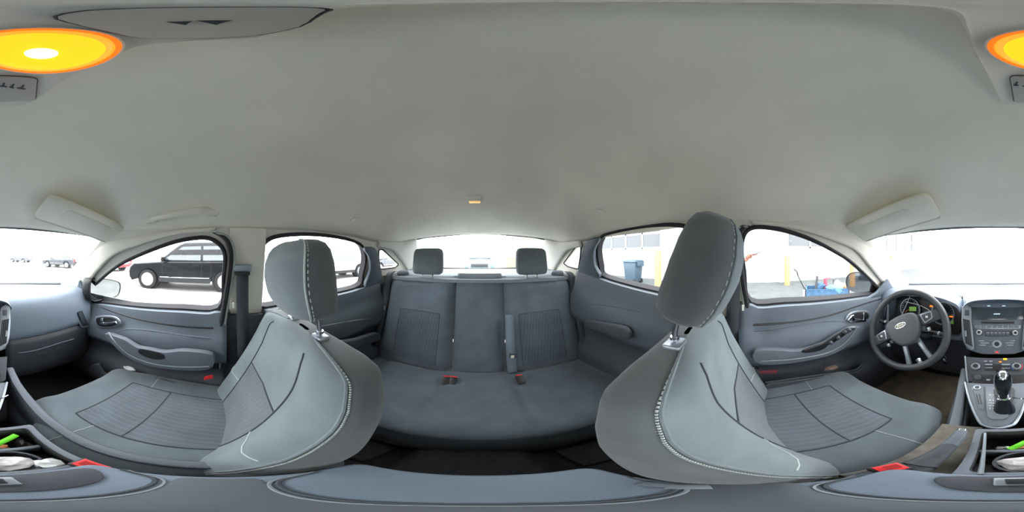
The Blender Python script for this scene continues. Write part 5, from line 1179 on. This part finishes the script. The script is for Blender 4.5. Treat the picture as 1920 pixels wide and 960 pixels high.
# ------------------------------------------------------------------ the person holding a phone beside the car
PB = Vector((-2.42, -.04, GZ)); PT = thing('person', 'person in a grey shirt standing by the driver door, holding up a phone', 'person', PB)
def skin(name, chain, m, parent, sub=2):
    # chain: list of (parent index or None, position, radius x, radius y)
    me = bpy.data.meshes.new(name); L = rootloc(parent)
    me.from_pydata([Vector(c[1])-L for c in chain], [(c[0], i) for i, c in enumerate(chain) if c[0] is not None], [])
    o = bpy.data.objects.new(name, me); COL.objects.link(o); o.parent = parent; ROOTS[o.name] = L
    sk = o.modifiers.new('skin', 'SKIN'); sk.use_smooth_shade = True
    for i, c in enumerate(chain):
        me.skin_vertices[0].data[i].radius = (c[2], c[3])
        me.skin_vertices[0].data[i].use_root = c[0] is None
    md = o.modifiers.new('s', 'SUBSURF'); md.levels = sub; md.render_levels = sub
    me.materials.append(m); return o
def pp(x, y, z): return PB+Vector((x, y, z))
M_skin = mat('skin', (128, 84, 66), .6); M_shirt = mat('grey_shirt', (92, 98, 106), .85, var=.1, scale=10); M_trou = mat('navy_trousers', (40, 46, 58), .9, var=.1, scale=10); M_hair = mat('brown_hair', (52, 38, 30), .8, var=.3, scale=60, bump=.8, bscale=300)
HP = Vector((-2.26, .165, .0))      # the raised hand
hx = HP-PB
body = [(None, pp(0, 0, .96), .155, .115), (0, pp(0, .01, 1.12), .135, .105), (1, pp(0, .015, 1.28), .155, .115), (2, pp(0, .0, 1.42), .14, .10), (3, pp(0, .0, 1.49), .065, .065), (4, pp(0, .015, 1.545), .052, .055),
        (3, pp(.165, 0, 1.43), .062, .062), (6, pp(.225, .02, 1.22), .048, .048), (7, pp(.205, -.0, 1.10), .042, .042),
        (3, pp(-.165, 0, 1.43), .062, .062), (9, pp(-.215, -.01, 1.2), .046, .046), (10, pp(-.225, .03, .98), .036, .036),
        (0, pp(.09, 0, .88), .095, .10), (12, pp(.10, .015, .5), .062, .068), (13, pp(.10, -.01, .10), .045, .05),
        (0, pp(-.09, 0, .88), .095, .10), (15, pp(-.10, .015, .5), .062, .068), (16, pp(-.10, -.01, .10), .045, .05)]
shirt = skin('shirt', body[:5]+[(3, body[6][1], .062, .062), (5, body[7][1], .052, .052), (6, body[7][1].lerp(body[8][1], .6), .05, .05), (3, body[9][1], .062, .062), (8, body[10][1], .052, .052)], M_shirt, PT)
skin('trousers', [(None, pp(0, 0, .98), .158, .12), (0, pp(.09, 0, .86), .105, .11), (1, pp(.10, .015, .5), .075, .08), (2, pp(.10, -.01, .09), .058, .062), (0, pp(-.09, 0, .86), .105, .11), (4, pp(-.10, .015, .5), .075, .08), (5, pp(-.10, -.01, .09), .058, .062)], M_trou, PT)
for sg in (-1, 1): skin('shoe', [(None, pp(sg*.10, -.05, .045), .045, .045), (0, pp(sg*.105, .06, .04), .045, .038), (1, pp(sg*.11, .16, .03), .038, .026)], M_black, PT)
fore = [(None, body[7][1], .044, .044), (0, body[8][1], .040, .040), (1, PB+hx*.0+Vector((hx.x*.9, hx.y*.75, hx.z-.05)), .029, .024), (2, HP+Vector((0, -.045, -.02)), .027, .024), (3, HP+Vector((0, -.012, -.004)), .036, .026), (4, HP+Vector((0, .022, .006)), .036, .020)]
arm = skin('forearm_and_hand', fore, M_skin, PT)
for k, (dx, l) in enumerate(((-.030, .062), (-.010, .070), (.010, .066), (.029, .052))):
    b_ = HP+Vector((dx, .03, .012)); skin('finger', [(None, b_, .0095, .0095), (0, b_+Vector((0, l*.45, .002)), .009, .009), (1, b_+Vector((.0, l*.80, .010)), .0085, .0085), (2, b_+Vector((0, l*.95, .026)), .0075, .0075)], M_skin, arm, 1)
skin('thumb', [(None, HP+Vector((.032, -.005, .004)), .012, .012), (0, HP+Vector((.046, .022, .022)), .0105, .0105), (1, HP+Vector((.036, .045, .036)), .009, .009)], M_skin, arm, 1)
lh = body[11][1]; la = skin('forearm_and_hand', [(None, body[10][1], .042, .042), (0, lh, .028, .026), (1, lh+Vector((0, .01, -.07)), .020, .036), (2, lh+Vector((0, .015, -.12)), .016, .036)], M_skin, PT)
for k in range(4): skin('finger', [(None, lh+Vector((0, -.012+.018*k, -.13)), .009, .009), (0, lh+Vector((.004, -.010+.018*k, -.165)), .0085, .0085), (1, lh+Vector((.018, -.008+.018*k, -.19)), .0075, .0075)], M_skin, la, 1)
skin('thumb', [(None, lh+Vector((.008, .03, -.06)), .012, .012), (0, lh+Vector((.02, .05, -.095)), .010, .010), (1, lh+Vector((.022, .05, -.12)), .009, .009)], M_skin, la, 1)
hcx = pp(0, .02, 1.665); mb = MB(); R_ = []
for i in range(17):
    t = math.pi*i/16; z = math.cos(t)*.118; r = math.sin(t); ring_ = []
    for k in range(24):
        a = 2*math.pi*k/24; fx = math.cos(a)*.073*r; fy = math.sin(a)*.092*r; low_ = max(0, -z/.118)
        fx *= 1-.28*low_; fy *= 1-.12*low_
        if math.sin(a) > .9 and -.045 < z < .02: fy += .016*(1-abs(z+.018)/.04) if abs(z+.018) < .04 else 0
        ring_.append(hcx+Vector((fx, fy, z)))
    R_.append(ring_)
hd_ = mb.loft(R_).build('head', M_skin, PT, keep=False)
for sg in (-1, 1):
    MB().lathe(hcx+Vector((sg*.028, .080, .012)), (0, 1, 0), [(.001, .012), (.008, .009), (.012, .0), (.001, -.004)], 14).build('eye', M_white, hd_, keep=False)
    MB().lathe(hcx+Vector((sg*.028, .0905, .012)), (0, 1, 0), [(.001, .002), (.0045, .0015), (.0045, 0)], 10).build('iris', M_black, hd_, keep=False)
    MB().loft([[hcx+Vector((sg*(.066+.008*k_), -.004+.016*k_*math.cos(a), -.005+.03*k_*math.sin(a))) for a in [i*math.pi/6 for i in range(12)]] for k_ in (.6, 1., .8)]).build('ear', M_skin, hd_, keep=False)
MB().tube([hcx+Vector((-.022, .078, -.058)), hcx+Vector((0, .084, -.06)), hcx+Vector((.022, .078, -.058))], .005, 8).build('mouth', mat('lips', (150, 84, 78), .5), hd_, keep=False)
R2 = []
for i in range(12):
    t = math.pi*.62*i/11; z = math.cos(t)*.130; r = math.sin(t); R2.append([hcx+Vector((math.cos(2*math.pi*k/24)*.081*r, -.010+math.sin(2*math.pi*k/24)*.098*r*(1 if math.sin(2*math.pi*k/24) < .3 or z > .07 else .80), z+.004)) for k in range(24)])
MB().loft(R2, cap=False).build('hair', M_hair, PT, solid=.006, keep=False)
ph = HP+Vector((.0, .075, .032)); MB().box(ph, (.036, .075, .0045), Matrix.Rotation(.35, 3, 'X')).build('phone', M_gloss, bevel=.004, keep=False); tag(COL.objects[-1], 'dark phone held out in the hand of the person by the driver door', 'phone')
